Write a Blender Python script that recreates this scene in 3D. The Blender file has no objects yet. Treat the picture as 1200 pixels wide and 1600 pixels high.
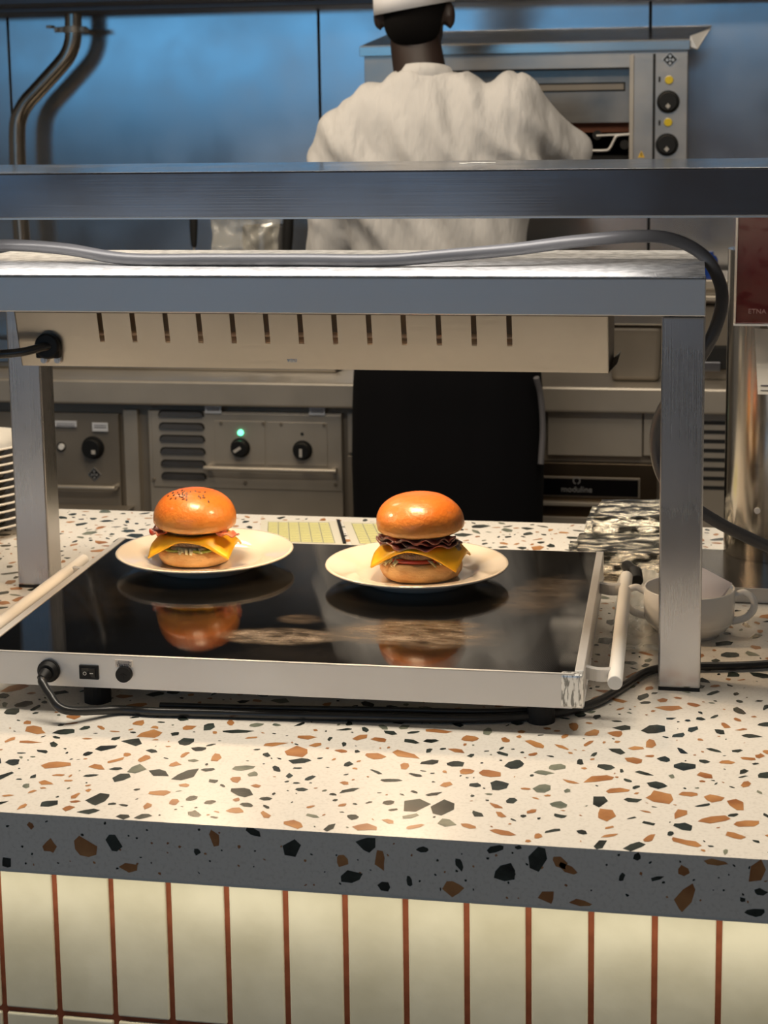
import bpy, bmesh, math, random
from mathutils import Vector, Matrix, noise
random.seed(7)
S = bpy.context.scene
COL = S.collection
PI = math.pi

# ------------------------------------------------------------------ camera
FPX, PITCH, YAW, ROLL, HC = 2668.5, 0.1518, 0.1806, -0.0142, 0.6909
CX, CY = 600.0, 583.7
_F = Vector((-math.sin(YAW)*math.cos(PITCH), math.cos(YAW)*math.cos(PITCH), -math.sin(PITCH)))
_R = Vector((math.cos(YAW), math.sin(YAW), 0)); _U = _R.cross(_F)
_R2 = _R*math.cos(ROLL)+_U*math.sin(ROLL); _U2 = _U*math.cos(ROLL)-_R*math.sin(ROLL)
EYE = Vector((0, 0, HC))
def at(px, py, Y):
    d = _F+_R2*((px-CX)/FPX)+_U2*((CY-py)/FPX)
    return EYE+d*(Y/d.y)
def atz(px, py, z):
    d = _F+_R2*((px-CX)/FPX)+_U2*((CY-py)/FPX)
    return EYE+d*((z-HC)/d.z)
cd = bpy.data.cameras.new('camera'); cam = bpy.data.objects.new('camera', cd); COL.objects.link(cam)
M = Matrix((( _R2.x, _U2.x, -_F.x, 0), (_R2.y, _U2.y, -_F.y, 0), (_R2.z, _U2.z, -_F.z, HC), (0, 0, 0, 1)))
cam.matrix_world = M
cd.sensor_fit = 'VERTICAL'; cd.sensor_height = 32.0; cd.sensor_width = 24.0
cd.lens = FPX*32/1600
cd.shift_x = 0.0; cd.shift_y = -(800-CY)/1600
cd.clip_start = .05; cd.clip_end = 60
cd.dof.use_dof = True; cd.dof.focus_distance = 1.98; cd.dof.aperture_fstop = 11
S.camera = cam

# ------------------------------------------------------------------ light
S.view_settings.view_transform = 'Standard'; S.view_settings.look = 'None'
S.view_settings.gamma = 1; S.view_settings.exposure = 0.0; S.view_settings.use_curve_mapping = False
W = bpy.data.worlds.new('world'); S.world = W; W.use_nodes = True
W.node_tree.nodes['Background'].inputs[0].default_value = (.9, .8, .68, 1)
W.node_tree.nodes['Background'].inputs[1].default_value = .12
def area(name, loc, target, sx, sy, power, col, spread=None):
    l = bpy.data.lights.new(name, 'AREA'); l.shape = 'RECTANGLE'; l.size = sx; l.size_y = sy
    l.energy = power; l.color = col
    if spread: l.spread = spread
    o = bpy.data.objects.new(name, l); COL.objects.link(o); o.location = loc
    o.rotation_euler = (Vector(target)-Vector(loc)).to_track_quat('-Z', 'Y').to_euler()
    return o
area('counter_light', (-.35, 1.85, 1.75), (-.35, 1.85, 0), 2.2, .3, 38, (1, .88, .72))
area('kitchen_light', (-1.45, 3.45, 1.6), (-.75, 3.95, .2), .7, .3, 11, (1, .82, .60))
area('kitchen_fill_light', (-.4, 2.95, 1.9), (-.4, 4.2, .0), 1.6, .3, 7, (1, .80, .58))
area('dining_wall_fill', (-1.0, -3.1, 2.2), (-1.0, -4.2, .6), 4.0, .3, 20, (1, .84, .68))  # added lamp, warms the unseen wall that the steel reflects
area('under_counter_light', (-.35, 1.545, -.067), (-.35, 1.5451, -.2), 3.2, .012, 2.6, (1, .90, .66))
area('counter_rear_fill', (-.35, 2.72, 1.7), (-.35, 2.62, 0), 1.8, .2, 9, (1, .88, .70))  # added lamp, brightens the rear counter and the cup
area('overshelf_light', (-.62, 2.10, .585), (-.62, 2.10, 0), 1.1, .05, 2.2, (1, .93, .86))

# ------------------------------------------------------------------ helpers
def wloc(o):
    v = Vector((0, 0, 0))
    while o: v = v+Vector(o.location); o = o.parent
    return v
def tagp(o, label=None, cat=None, group=None, kind=None):
    if label: o['label'] = label
    if cat: o['category'] = cat
    if group: o['group'] = group
    if kind: o['kind'] = kind
    return o
def thing(name, label, cat, loc=(0, 0, 0), group=None, kind=None):
    o = bpy.data.objects.new(name, None); COL.objects.link(o); o.location = loc; o.empty_display_size = .05
    return tagp(o, label, cat, group, kind)
def B(): return bmesh.new()
def obj(name, bm, mats, parent=None, smooth=False, bev=0, base=None, label=None, loc=None, seg=2, local=False):
    """one mesh object; geometry given in world coordinates unless local"""
    me = bpy.data.meshes.new(name)
    o = bpy.data.objects.new(name, me); COL.objects.link(o)
    if parent: o.parent = parent
    if base is not None: o.location = base
    if not local:
        bmesh.ops.translate(bm, verts=bm.verts, vec=-wloc(o))
    bmesh.ops.recalc_face_normals(bm, faces=bm.faces) if not getattr(bm, 'keep', False) and KEEP[0] is False else None
    bm.to_mesh(me); bm.free()
    if not isinstance(mats, (list, tuple)): mats = [mats]
    for m in mats: me.materials.append(m)
    if smooth:
        for p in me.polygons: p.use_smooth = True
        if smooth != 'all':
            me.set_sharp_from_angle(angle=math.radians(40))
    if bev:
        b = o.modifiers.new('bevel', 'BEVEL'); b.width = bev; b.segments = seg; b.limit_method = 'ANGLE'; b.angle_limit = .6
        b.harden_normals = False
    if label: o['label'] = label
    return o
KEEP = [False]
def box(bm, x0, x1, y0, y1, z0, z1, mi=0):
    vs = [bm.verts.new(p) for p in [(x0, y0, z0), (x1, y0, z0), (x1, y1, z0), (x0, y1, z0), (x0, y0, z1), (x1, y0, z1), (x1, y1, z1), (x0, y1, z1)]]
    for f in [(3, 2, 1, 0), (4, 5, 6, 7), (0, 1, 5, 4), (1, 2, 6, 5), (2, 3, 7, 6), (3, 0, 4, 7)]:
        bm.faces.new([vs[i] for i in f]).material_index = mi
    return vs
def hexa(bm, P, mi=0):
    vs = [bm.verts.new(p) for p in P]
    for f in [(3, 2, 1, 0), (4, 5, 6, 7), (0, 1, 5, 4), (1, 2, 6, 5), (2, 3, 7, 6), (3, 0, 4, 7)]:
        bm.faces.new([vs[i] for i in f]).material_index = mi
    return vs
def frame_of(d):
    d = d.normalized(); a = Vector((0, 0, 1)) if abs(d.z) < .9 else Vector((1, 0, 0))
    u = d.cross(a).normalized(); return u, d.cross(u).normalized()
def cyl(bm, p0, p1, r0, r1=None, n=24, mi=0, cap=True):
    p0 = Vector(p0); p1 = Vector(p1); r1 = r0 if r1 is None else r1
    u, v = frame_of(p1-p0); A = []; C = []
    for i in range(n):
        t = 2*PI*i/n; e = u*math.cos(t)+v*math.sin(t)
        A.append(bm.verts.new(p0+e*r0)); C.append(bm.verts.new(p1+e*r1))
    for i in range(n):
        j = (i+1) % n; bm.faces.new((A[i], A[j], C[j], C[i])).material_index = mi
    if cap:
        bm.faces.new(A[::-1]).material_index = mi; bm.faces.new(C).material_index = mi
def spline(pts, k=8):
    P = [Vector(p) for p in pts]; P = [P[0]*2-P[1]]+P+[P[-1]*2-P[-2]]; out = []
    for i in range(1, len(P)-2):
        a, b, c, d = P[i-1], P[i], P[i+1], P[i+2]
        for j in range(k):
            t = j/k
            out.append(.5*((2*b)+(c-a)*t+(2*a-5*b+4*c-d)*t*t+(3*b-a-3*c+d)*t**3))
    out.append(P[-2]); return out
def tube(bm, pts, r, n=12, mi=0, k=8, smoothp=True):
    Q = spline(pts, k) if smoothp else [Vector(p) for p in pts]
    rings = []; u = None
    for i, q in enumerate(Q):
        d = (Q[min(i+1, len(Q)-1)]-Q[max(i-1, 0)]).normalized()
        if u is None: u, v = frame_of(d)
        else:
            u = (u-d*u.dot(d)).normalized(); v = d.cross(u)
        rr = r(i/(len(Q)-1)) if callable(r) else r
        rings.append([bm.verts.new(q+(u*math.cos(2*PI*j/n)+v*math.sin(2*PI*j/n))*rr) for j in range(n)])
    for a, b in zip(rings, rings[1:]):
        for j in range(n):
            k2 = (j+1) % n; bm.faces.new((a[j], a[k2], b[k2], b[j])).material_index = mi
    bm.faces.new(rings[0][::-1]).material_index = mi; bm.faces.new(rings[-1]).material_index = mi
def lathe(bm, prof, c=(0, 0, 0), n=48, fn=None, mi=0, closed=False):
    c = Vector(c); rings = []
    for r, z in prof:
        if r < 1e-6:
            rings.append([bm.verts.new(c+Vector((0, 0, z)))])
        else:
            ring = []
            for i in range(n):
                t = 2*PI*i/n; p = Vector((r*math.cos(t), r*math.sin(t), z))
                if fn: p = fn(p, t)
                ring.append(bm.verts.new(c+p))
            rings.append(ring)
    for a, b in zip(rings, rings[1:]):
        for i in range(n):
            j = (i+1) % n
            if len(a) == 1 and len(b) == 1: continue
            if len(a) == 1: f = bm.faces.new((a[0], b[i], b[j]))
            elif len(b) == 1: f = bm.faces.new((a[i], a[j], b[0]))
            else: f = bm.faces.new((a[i], a[j], b[j], b[i]))
            f.material_index = mi
def prism(bm, poly, off, mi=0):
    """poly: list of 3D points, extruded by off"""
    off = Vector(off); a = [bm.verts.new(p) for p in poly]; b = [bm.verts.new(Vector(p)+off) for p in poly]
    n = len(a)
    bm.faces.new(a[::-1]).material_index = mi; bm.faces.new(b).material_index = mi
    for i in range(n):
        j = (i+1) % n; bm.faces.new((a[i], a[j], b[j], b[i])).material_index = mi
def text_mesh(name, s, size, loc, mat, parent, rx=PI/2, rz=0, depth=.0003, align='CENTER', label=None):
    c = bpy.data.curves.new(name, 'FONT'); c.body = s; c.size = size; c.extrude = depth; c.align_x = align; c.align_y = 'CENTER'
    t = bpy.data.objects.new(name, c); COL.objects.link(t)
    bpy.context.view_layer.update()
    me = bpy.data.meshes.new_from_object(t.evaluated_get(bpy.context.evaluated_depsgraph_get()))
    COL.objects.unlink(t); bpy.data.objects.remove(t)
    o = bpy.data.objects.new(name, me); COL.objects.link(o); me.materials.clear(); me.materials.append(mat)
    o.parent = parent; o.location = Vector(loc)-wloc(parent); o.rotation_euler = (rx, 0, rz)
    return o

# ------------------------------------------------------------------ materials
def mat(name, col=(.8, .8, .8), rough=.5, metal=0, **kw):
    m = bpy.data.materials.new(name); m.use_nodes = True
    p = m.node_tree.nodes['Principled BSDF']
    p.inputs['Base Color'].default_value = (*col, 1); p.inputs['Roughness'].default_value = rough; p.inputs['Metallic'].default_value = metal
    for k, v in kw.items():
        nm = {'spec': 'Specular IOR Level', 'coat': 'Coat Weight', 'coatr': 'Coat Roughness', 'sss': 'Subsurface Weight', 'trans': 'Transmission Weight', 'ior': 'IOR', 'alpha': 'Alpha', 'em': 'Emission Strength', 'sheen': 'Sheen Weight', 'aniso': 'Anisotropic'}.get(k)
        if k == 'emc': p.inputs['Emission Color'].default_value = (*v, 1)
        elif nm: p.inputs[nm].default_value = v
    return m
def N(m, t, **kw):
    n = m.node_tree.nodes.new(t)
    for k, v in kw.items():
        if k in n.inputs: n.inputs[k].default_value = v
        else: setattr(n, k, v)
    return n
def L(m, a, ao, b, bi): m.node_tree.links.new(a.outputs[ao], b.inputs[bi])
def P(m): return m.node_tree.nodes['Principled BSDF']
def noisy(m, c0, c1, scale=8, detail=6, stretch=(1, 1, 1), lo=.3, hi=.7, bump=0, bscale=None, rough=None):
    tc = N(m, 'ShaderNodeTexCoord'); mp = N(m, 'ShaderNodeMapping'); mp.inputs['Scale'].default_value = stretch
    L(m, tc, 'Object', mp, 'Vector')
    nz = N(m, 'ShaderNodeTexNoise', Scale=scale, Detail=detail); L(m, mp, 0, nz, 'Vector')
    cr = N(m, 'ShaderNodeValToRGB'); cr.color_ramp.elements[0].position = lo; cr.color_ramp.elements[1].position = hi
    cr.color_ramp.elements[0].color = (*c0, 1); cr.color_ramp.elements[1].color = (*c1, 1)
    L(m, nz, 'Fac', cr, 'Fac'); L(m, cr, 'Color', P(m), 'Base Color')
    if bump:
        n2 = N(m, 'ShaderNodeTexNoise', Scale=bscale or scale, Detail=8.0); L(m, mp, 0, n2, 'Vector')
        b = N(m, 'ShaderNodeBump', Strength=bump, Distance=.01); L(m, n2, 'Fac', b, 'Height'); L(m, b, 0, P(m), 'Normal')
    if rough:
        mr = N(m, 'ShaderNodeMapRange'); mr.inputs['To Min'].default_value = rough[0]; mr.inputs['To Max'].default_value = rough[1]
        L(m, nz, 'Fac', mr, 'Value'); L(m, mr, 0, P(m), 'Roughness')
    return m
def steel(name, col=(.55, .53, .5), rough=.3, var=.08, brush=(2, 60, 400), bump=.03, dirt=.12, metal=1):
    m = mat(name, col, rough, metal)
    tc = N(m, 'ShaderNodeTexCoord'); mp = N(m, 'ShaderNodeMapping'); mp.inputs['Scale'].default_value = brush
    L(m, tc, 'Object', mp, 'Vector')
    nz = N(m, 'ShaderNodeTexNoise', Scale=3.0, Detail=3.0); L(m, mp, 0, nz, 'Vector')
    n2 = N(m, 'ShaderNodeTexNoise', Scale=7.0, Detail=8.0); L(m, tc, 'Object', n2, 'Vector')
    add = N(m, 'ShaderNodeMath', operation='MULTIPLY_ADD'); L(m, nz, 'Fac', add, 0); add.inputs[1].default_value = .4; L(m, n2, 'Fac', add, 2)
    mr = N(m, 'ShaderNodeMapRange'); mr.inputs['From Min'].default_value = .4; mr.inputs['From Max'].default_value = 1.0
    mr.inputs['To Min'].default_value = rough-var; mr.inputs['To Max'].default_value = rough+var
    L(m, add, 0, mr, 'Value'); L(m, mr, 0, P(m), 'Roughness')
    cr = N(m, 'ShaderNodeValToRGB'); cr.color_ramp.elements[0].position = .3; cr.color_ramp.elements[1].position = .7
    cr.color_ramp.elements[0].color = (*[c*(1-dirt) for c in col], 1); cr.color_ramp.elements[1].color = (*col, 1)
    L(m, n2, 'Fac', cr, 'Fac'); L(m, cr, 0, P(m), 'Base Color')
    b = N(m, 'ShaderNodeBump', Strength=bump, Distance=.002); L(m, nz, 'Fac', b, 'Height'); L(m, b, 0, P(m), 'Normal')
    return m
M_wallsteel = steel('wall steel', (.62, .62, .62), .20, .04, (3, 3, 3), .0, .06)
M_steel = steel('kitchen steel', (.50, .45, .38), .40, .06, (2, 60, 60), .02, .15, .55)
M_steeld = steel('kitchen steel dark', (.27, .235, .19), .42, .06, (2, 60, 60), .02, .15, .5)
M_oven = steel('oven steel', (.52, .47, .41), .33, .06, (2, 60, 60), .02, .18)
M_bright = steel('polished steel', (.32, .345, .39), .17, .05, (1, 60, 300), .02, .1)
M_shelf = steel('brushed shelf steel', (.66, .66, .66), .5, .05, (1, 60, 500), .04, .06)
M_leg = steel('leg steel', (.55, .54, .54), .27, .05, (300, 300, 1.5), .05, .08)
M_lamp = steel('lamp housing steel', (.70, .64, .55), .33, .08, (1.5, 30, 60), .03, .2)
M_dusty = noisy(mat('dusty shelf top', (.7, .7, .7), .4, .85), (.5, .5, .5), (.85, .85, .85), 60, 8, (1, 1, 1), .35, .6, .3, 400)
M_alu = noisy(mat('anodised aluminium', (.72, .71, .69), .42, .55), (.66, .65, .63), (.74, .73, .72), 5, 4, (1, 1, 1))
M_cap = noisy(mat('scuffed corner cap', (.7, .7, .68), .3, .6), (.25, .25, .24), (.85, .85, .83), 120, 4, (2.6, 2.6, .5), .42, .5)
M_black = mat('black plastic', (.009, .009, .009), .5, 0, spec=.3)
M_blackm = mat('matt black', (.006, .006, .006), .75)
M_cable = mat('black cable', (.02, .02, .02), .28)
M_gcable = mat('dark grey cable', (.075, .075, .08), .34)
M_white = mat('white plastic', (.8, .79, .76), .45)
M_porc = mat('cream porcelain', (.82, .76, .66), .12, 0, coat=.5, coatr=.05)
M_porc2 = mat('white porcelain', (.8, .79, .76), .12, 0, coat=.5, coatr=.05)
M_label = mat('white paper label', (.6, .62, .66), .6)
M_print = mat('print grey', (.12, .12, .14), .7)
M_red = mat('dark red gloss', (.10, .004, .010), .12, 0, coat=.6)
M_pink = mat('faint print', (.35, .2, .2), .5)
M_green = mat('green indicator light', (.1, .9, .5), .3, 0, emc=(.15, 1, .5), em=3.0)
M_yellow = mat('yellow indicator lens', (.75, .55, .02), .25, 0, coat=.6)
M_warn = mat('warning sticker', (.8, .5, .04), .5)
M_rubber = mat('rubber', (.015, .015, .015), .8)
M_hood = steel('hood steel', (.2, .2, .21), .45, .05, (2, 2, 2), 0, .1)

# ------------------------------------------------------------------ setting
FZ = -.92
def struct(name, bm, m, bev=0, **k):
    o = obj(name, bm, m, None, bev=bev, **k); o['kind'] = 'structure'; return o
M_floor = noisy(mat('floor tile', (.12, .1, .09), .5), (.09, .08, .07), (.15, .13, .11), 3)
bm = B(); box(bm, -4.5, 2.6, -4.2, 5.1, FZ-.05, FZ); struct('floor', bm, M_floor)
WY = 4.9
bm = B()
seams = [-4.5, -2.965, -2.018, -1.072, -.127, .82, 1.765, 2.6]
for a, b in zip(seams, seams[1:]): box(bm, a+.003, b-.003, WY, WY+.012, FZ, 1.9)
box(bm, -4.5, 2.6, WY+.012, WY+.1, FZ, 1.9, 1)
struct('wall_back', bm, [M_wallsteel, M_blackm], bev=.0015)
M_paint = noisy(mat('warm grey wall paint', (.2, .18, .17), .8), (.17, .15, .145), (.23, .2, .19), 2)
bm = B()
WINS = [(-5.8, -3.4, .86, 1.75), (-3.35, -.75, -.85, .12), (-3.35, -.75, .90, 1.75), (-.6, 1.3, 1.38, 1.75)]
# the wall around the openings, column by column
cuts = [-6.2, -5.8, -3.4, -3.35, -.75, -.6, 1.3, 3.4]
for a, b in zip(cuts, cuts[1:]):
    z = FZ
    for (x0, x1, z0, z1) in sorted([w for w in WINS if w[0] <= a+.001 and w[1] >= b-.001], key=lambda w: w[2]):
        box(bm, a, b, -4.3, -4.2, z, z0); z = z1
    box(bm, a, b, -4.3, -4.2, z, 2.3)
struct('wall_front', bm, M_paint)
M_day = mat('daylight through glass', (.02, .03, .04), .3, 0, emc=(.17, .55, 1.0), em=1.7)
M_lowglow = mat('added grey glow pane', (.02, .03, .04), .3, 0, emc=(.95, .93, .92), em=.9)  # added glow behind the camera, greys the lower shelf's reflection
for i, (x0, x1, z0, z1) in enumerate(WINS):
    bm = B(); box(bm, x0, x1, -4.27, -4.25, z0, z1); struct('window_%d' % (i+1), bm, M_lowglow if i == 1 else M_day)  # second pane is the added grey glow
bm = B()
for (x0, x1, z0, z1) in WINS:
    for x in (x0, (x0+x1)/2, x1-.03): box(bm, x, x+.03, -4.24, -4.2, z0, z1)
struct('trim_1', bm, M_paint)
# exhaust hood above the range and steel trim along the wall
bm = B(); box(bm, -3.2, 1.4, 4.72, WY, .985, 1.03); box(bm, -3.2, 1.4, 4.60, 4.72, 1.0, 1.6)
h = thing('exhaust_hood', 'long grey steel exhaust hood along the top of the back wall', 'hood', (-.9, 4.7, 1.0))
obj('hood_gutter', bm, M_hood, h, bev=.004)
bm = B(); hexa(bm, [(-3.2, 4.15, 1.12), (1.4, 4.15, 1.12), (1.4, 4.6, 1.08), (-3.2, 4.6, 1.08), (-3.2, 4.15, 1.7), (1.4, 4.15, 1.7), (1.4, 4.6, 1.7), (-3.2, 4.6, 1.7)])
obj('hood_canopy', bm, M_hood, h, bev=.004)

# ------------------------------------------------------------------ serving counter
YF, YBK, TH = 1.5365, 2.822, .0604
M_terr = mat('terrazzo binder', (.74, .68, .58), .30, 0)
noisy(M_terr, (.68, .64, .57), (.80, .76, .69), 260, 3, (1, 1, 1), .25, .5)
M_chipd = noisy(mat('dark green chip', (.02, .03, .025), .25), (.008, .010, .009), (.05, .065, .055), 40)
M_chipo = noisy(mat('terracotta chip', (.45, .2, .07), .3), (.30, .11, .035), (.55, .27, .10), 30)
M_chipg = noisy(mat('grey green chip', (.15, .17, .12), .3), (.08, .10, .08), (.25, .26, .19), 50)
counter = thing('serving_counter', 'serving counter with speckled terrazzo top over cream tiled front', 'counter', (-.35, YF+.05, FZ))
bm = B(); box(bm, -1.9, 1.1, YF, YBK, -TH, 0)
def chip(bm, c, ux, uy, rx, ry, ang, mi, off):
    n = random.randint(5, 8); a0 = random.random()*6; pts = []
    for i in range(n):
        a = a0+(i+random.uniform(-.3, .3))*2*PI/n; r = random.uniform(.62, 1.08)
        x, y = math.cos(a)*rx*r, math.sin(a)*ry*r
        x, y = x*math.cos(ang)-y*math.sin(ang), x*math.sin(ang)+y*math.cos(ang)
        pts.append(c+ux*x+uy*y+off)
    f = bm.faces.new([bm.verts.new(p) for p in pts]); f.material_index = mi
    return f
rnd = random.random
KEEP[0] = True
grid = {}; cell = .03
def okay(x, y, r, grid=grid):
    i, j = int(math.floor(x/cell)), int(math.floor(y/cell))
    for a in range(i-1, i+2):
        for b in range(j-1, j+2):
            for (u, v, q) in grid.get((a, b), ()):
                if (u-x)**2+(v-y)**2 < (r+q)**2: return False
    grid.setdefault((i, j), []).append((x, y, r)); return True
X_, Y_, Z_ = Vector((1, 0, 0)), Vector((0, 1, 0)), Vector((0, 0, 1))
for k in range(16000):
    x = random.uniform(-1.55, .62); y = random.uniform(YF+.008, YBK-.01)
    s = 1.1*random.choice([.0175, .0145, .0125, .0105, .0085, .0065, .004, .0022])*random.uniform(.8, 1.15)
    if not okay(x, y, s*.72+.0016): continue
    q = rnd(); mi = 1 if q < .50 else (2 if q < .90 else 3)
    asp = random.uniform(.32, .85)
    chip(bm, Vector((x, y, 0)), X_, Y_, s, s*asp, random.uniform(0, PI), mi, Vector((0, 0, .00025)))
g2 = {}
def frontchip(px, py, w, h, mi, ang=0):
    p = at(px, py, YF); s = 1/1720
    g2_ok = okay(p.x, p.z, .001, g2)
    chip(bm, Vector((p.x, YF, max(-TH+h*s*.5+.002, min(-h*s*.5-.001, p.z)))), X_, Z_, w*s*.6, h*s*.6, math.radians(ang), mi, Vector((0, -.00025, 0)))
for a in [(10, 1348, 22, 18, 1), (48, 1290, 14, 12, 2), (78, 1322, 22, 24, 2), (132, 1325, 42, 40, 2, -10), (178, 1318, 26, 30, 1, 30), (200, 1356, 32, 20, 2), (308, 1331, 14, 12, 1), (336, 1309, 18, 30, 2, 20),
          (395, 1295, 26, 12, 1, -20), (457, 1328, 34, 32, 1), (534, 1344, 20, 24, 2), (548, 1369, 38, 20, 1, 15), (574, 1311, 34, 26, 1), (594, 1343, 20, 36, 2), (600, 1386, 22, 18, 1), (640, 1377, 9, 20, 1, 10),
          (708, 1388, 30, 26, 2), (718, 1351, 13, 22, 1, 20), (660, 1327, 20, 12, 1), (775, 1327, 30, 12, 1, 20), (788, 1364, 38, 34, 1), (840, 1338, 30, 46, 1, -10), (876, 1348, 26, 16, 2, -30), (888, 1358, 36, 16, 2, -20), (855, 1400, 30, 22, 2),
          (909, 1412, 34, 12, 2), (996, 1337, 14, 12, 1), (1028, 1372, 20, 9, 1, 20), (1068, 1360, 18, 18, 2), (1071, 1404, 28, 48, 2, -30), (1120, 1348, 34, 12, 2), (1184, 1362, 30, 40, 2), (1188, 1394, 20, 12, 1), (1180, 1426, 30, 16, 1), (1160, 1406, 10, 9, 1), (972, 1370, 8, 16, 1, -20), (810, 1318, 10, 7, 1)]:
    frontchip(*a)
for k in range(150):
    x = random.uniform(-.75, .12); z = random.uniform(-.056, -.004)
    if okay(x, z, .004, g2): chip(bm, Vector((x, YF, z)), X_, Z_, random.uniform(.0008, .0022), random.uniform(.0008, .002), rnd()*3, random.choice([1, 1, 2]), Vector((0, -.0002, 0)))
obj('countertop', bm, [M_terr, M_chipd, M_chipo, M_chipg], counter)
KEEP[0] = False
# tiled front
M_tile = mat('cream glazed tile', (.70, .66, .52), .25, 0, coat=.3)
noisy(M_tile, (.60, .56, .44), (.76, .72, .60), 9, 8, (1, 1, 1), .3, .62, .08, 25)
M_grout = noisy(mat('terracotta grout', (.28, .07, .03), .9), (.22, .055, .022), (.33, .09, .04), 60)
TY = 1.5965; TW, G = .0622, .0058
bm = B(); box(bm, -1.85, 1.05, TY+.004, TY+.03, FZ, -TH)
obj('tile_grout', bm, M_grout, counter)
bm = B(); tops = [-TH+.001, at(0, 1577, TY).z, -.371, -.527, -.683, -.839, FZ+.0]
xs0 = at(540, 1500, TY).x-TW*20
for i in range(44):
    xa = xs0+i*TW+G/2; xb = xa+TW-G
    for a, b in zip(tops, tops[1:]):
        dz = random.uniform(-.0006, .0006)
        box(bm, xa, xb, TY+dz, TY+.012, b+G/2, a-G/2)
obj('tiled_front', bm, M_tile, counter, bev=.0022, seg=3)
bm = B(); box(bm, -1.85, 1.05, TY+.03, YBK-.04, FZ, -TH); obj('counter_body', bm, M_steeld, counter)
bm = B(); box(bm, -1.85, 1.05, 1.539, 1.551, -TH-.004, -TH); obj('light_strip', bm, mat('led strip housing', (.7, .7, .65), .5), counter)

# ------------------------------------------------------------------ pass shelf with heat lamp
PX1, PW, PYF, PH, PBH, PYR, PX0 = -.0357, .0502, 1.9954, .4976, .0455, 2.3252, -.9821
gan = thing('pass_shelf', 'lower brushed steel pass shelf on square legs, standing over the hotplate', 'shelf', ((PX0+PX1)/2, 2.15, 0))
bm = B(); box(bm, PX0, PX1+PW, PYF, PYF+PW, PH-PBH, PH-.0015); obj('front_rail', bm, M_shelf, gan, bev=.0015)
bm = B(); box(bm, PX0, PX1+PW, PYR-.001, PYR+PW, PH-PBH, PH-.0015); obj('rear_rail', bm, M_shelf, gan, bev=.0015)
for nm, xa in (('side_rail', PX0), ('side_rail', PX1)):
    bm = B(); box(bm, xa+.002, xa+PW-.002, PYF+PW+.0005, PYR-.0015, PH-PBH, PH-.0015); obj(nm, bm, M_shelf, gan, bev=.0015)
bm = B(); box(bm, PX0+.001, PX1+PW-.001, PYF+.001, PYR+PW, PH-.0012, PH+.0005); obj('shelf_top', bm, M_dusty, gan)
for xa in (PX0, PX1):
    for ya in (PYF, PYR):
        bm = B(); box(bm, xa, xa+PW, ya+.0003, ya+PW, .004, PH-PBH-.0006)
        # shallow seam grooves of the tube profile
        l = obj('leg', bm, M_leg, gan, bev=.0025)
        bm = B(); box(bm, xa+.0006, xa+PW-.0006, ya+.001, ya+PW-.001, 0, .0045); obj('foot_cap', bm, M_rubber, l)
# housing: slanted front panel with slots
HY0 = 2.085; HT = PH-PBH+.002; 
pl = at(35, 571, HY0+.022); pr = at(951, 583, HY0+.022)
HB = (pl.z+pr.z)/2; XL, XR = pl.x, pr.x
def hp(x, v):  # v 0 top .. 1 bottom, recedes downwards
    return Vector((x, HY0+.022*v, HT+(HB-HT)*v))
slots = [157, 210, 262, 314, 366, 419, 471, 524, 577, 631, 685, 740, 795]
s0 = at(158, 512, HY0+.01).x; s1 = at(796, 516, HY0+.01).x
sx = [s0+(s1-s0)*i/12 for i in range(13)]; sw = .0034
v0 = .04; v1 = (HT-at(470, 538, HY0+.01).z)/(HT-HB)
KEEP[0] = True
bm = B()
def pq(a, b, u, w):
    A = [hp(a, u), hp(a, w), hp(b, w), hp(b, u)]; o = Vector((0, .0012, 0))
    vs = [bm.verts.new(p) for p in A]+[bm.verts.new(p+o) for p in A]
    for f in [(0, 1, 2, 3), (7, 6, 5, 4), (0, 4, 5, 1), (1, 5, 6, 2), (2, 6, 7, 3), (3, 7, 4, 0)]: bm.faces.new([vs[i] for i in f])
pq(XL, XR, 0, v0); pq(XL, XR, v1, 1)
edges = [XL]+[e for s in sx for e in (s-sw, s+sw)]+[XR]
for i in range(0, len(edges), 2): pq(edges[i], edges[i+1], v0, v1)
KEEP[0] = False
house = obj('heat_lamp_housing', bm, M_lamp, gan, label='slotted steel heat lamp housing')
bm = B(); YB2 = HY0+.15
hexa(bm, [(XR-.001, HY0+.022, HB), (XR+.0004, HY0+.022, HB), (XR+.0004, YB2, HB), (XR-.001, YB2, HB), (XR-.001, HY0, HT), (XR+.0004, HY0, HT), (XR+.0004, YB2+.02, HT), (XR-.001, YB2+.02, HT)])
hexa(bm, [(XL-.0004, HY0+.022, HB), (XL+.001, HY0+.022, HB), (XL+.001, YB2, HB), (XL-.0004, YB2, HB), (XL-.0004, HY0, HT), (XL+.001, HY0, HT), (XL+.001, YB2+.02, HT), (XL-.0004, YB2+.02, HT)])
hexa(bm, [(XL, YB2, HB), (XR, YB2, HB), (XR, YB2+.0012, HB), (XL, YB2+.0012, HB), (XL, YB2+.02, HT), (XR, YB2+.02, HT), (XR, YB2+.0212, HT), (XL, YB2+.0212, HT)])
box(bm, XL, XR, HY0+.003, YB2+.018, HT-.014, HT-.012)
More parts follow.
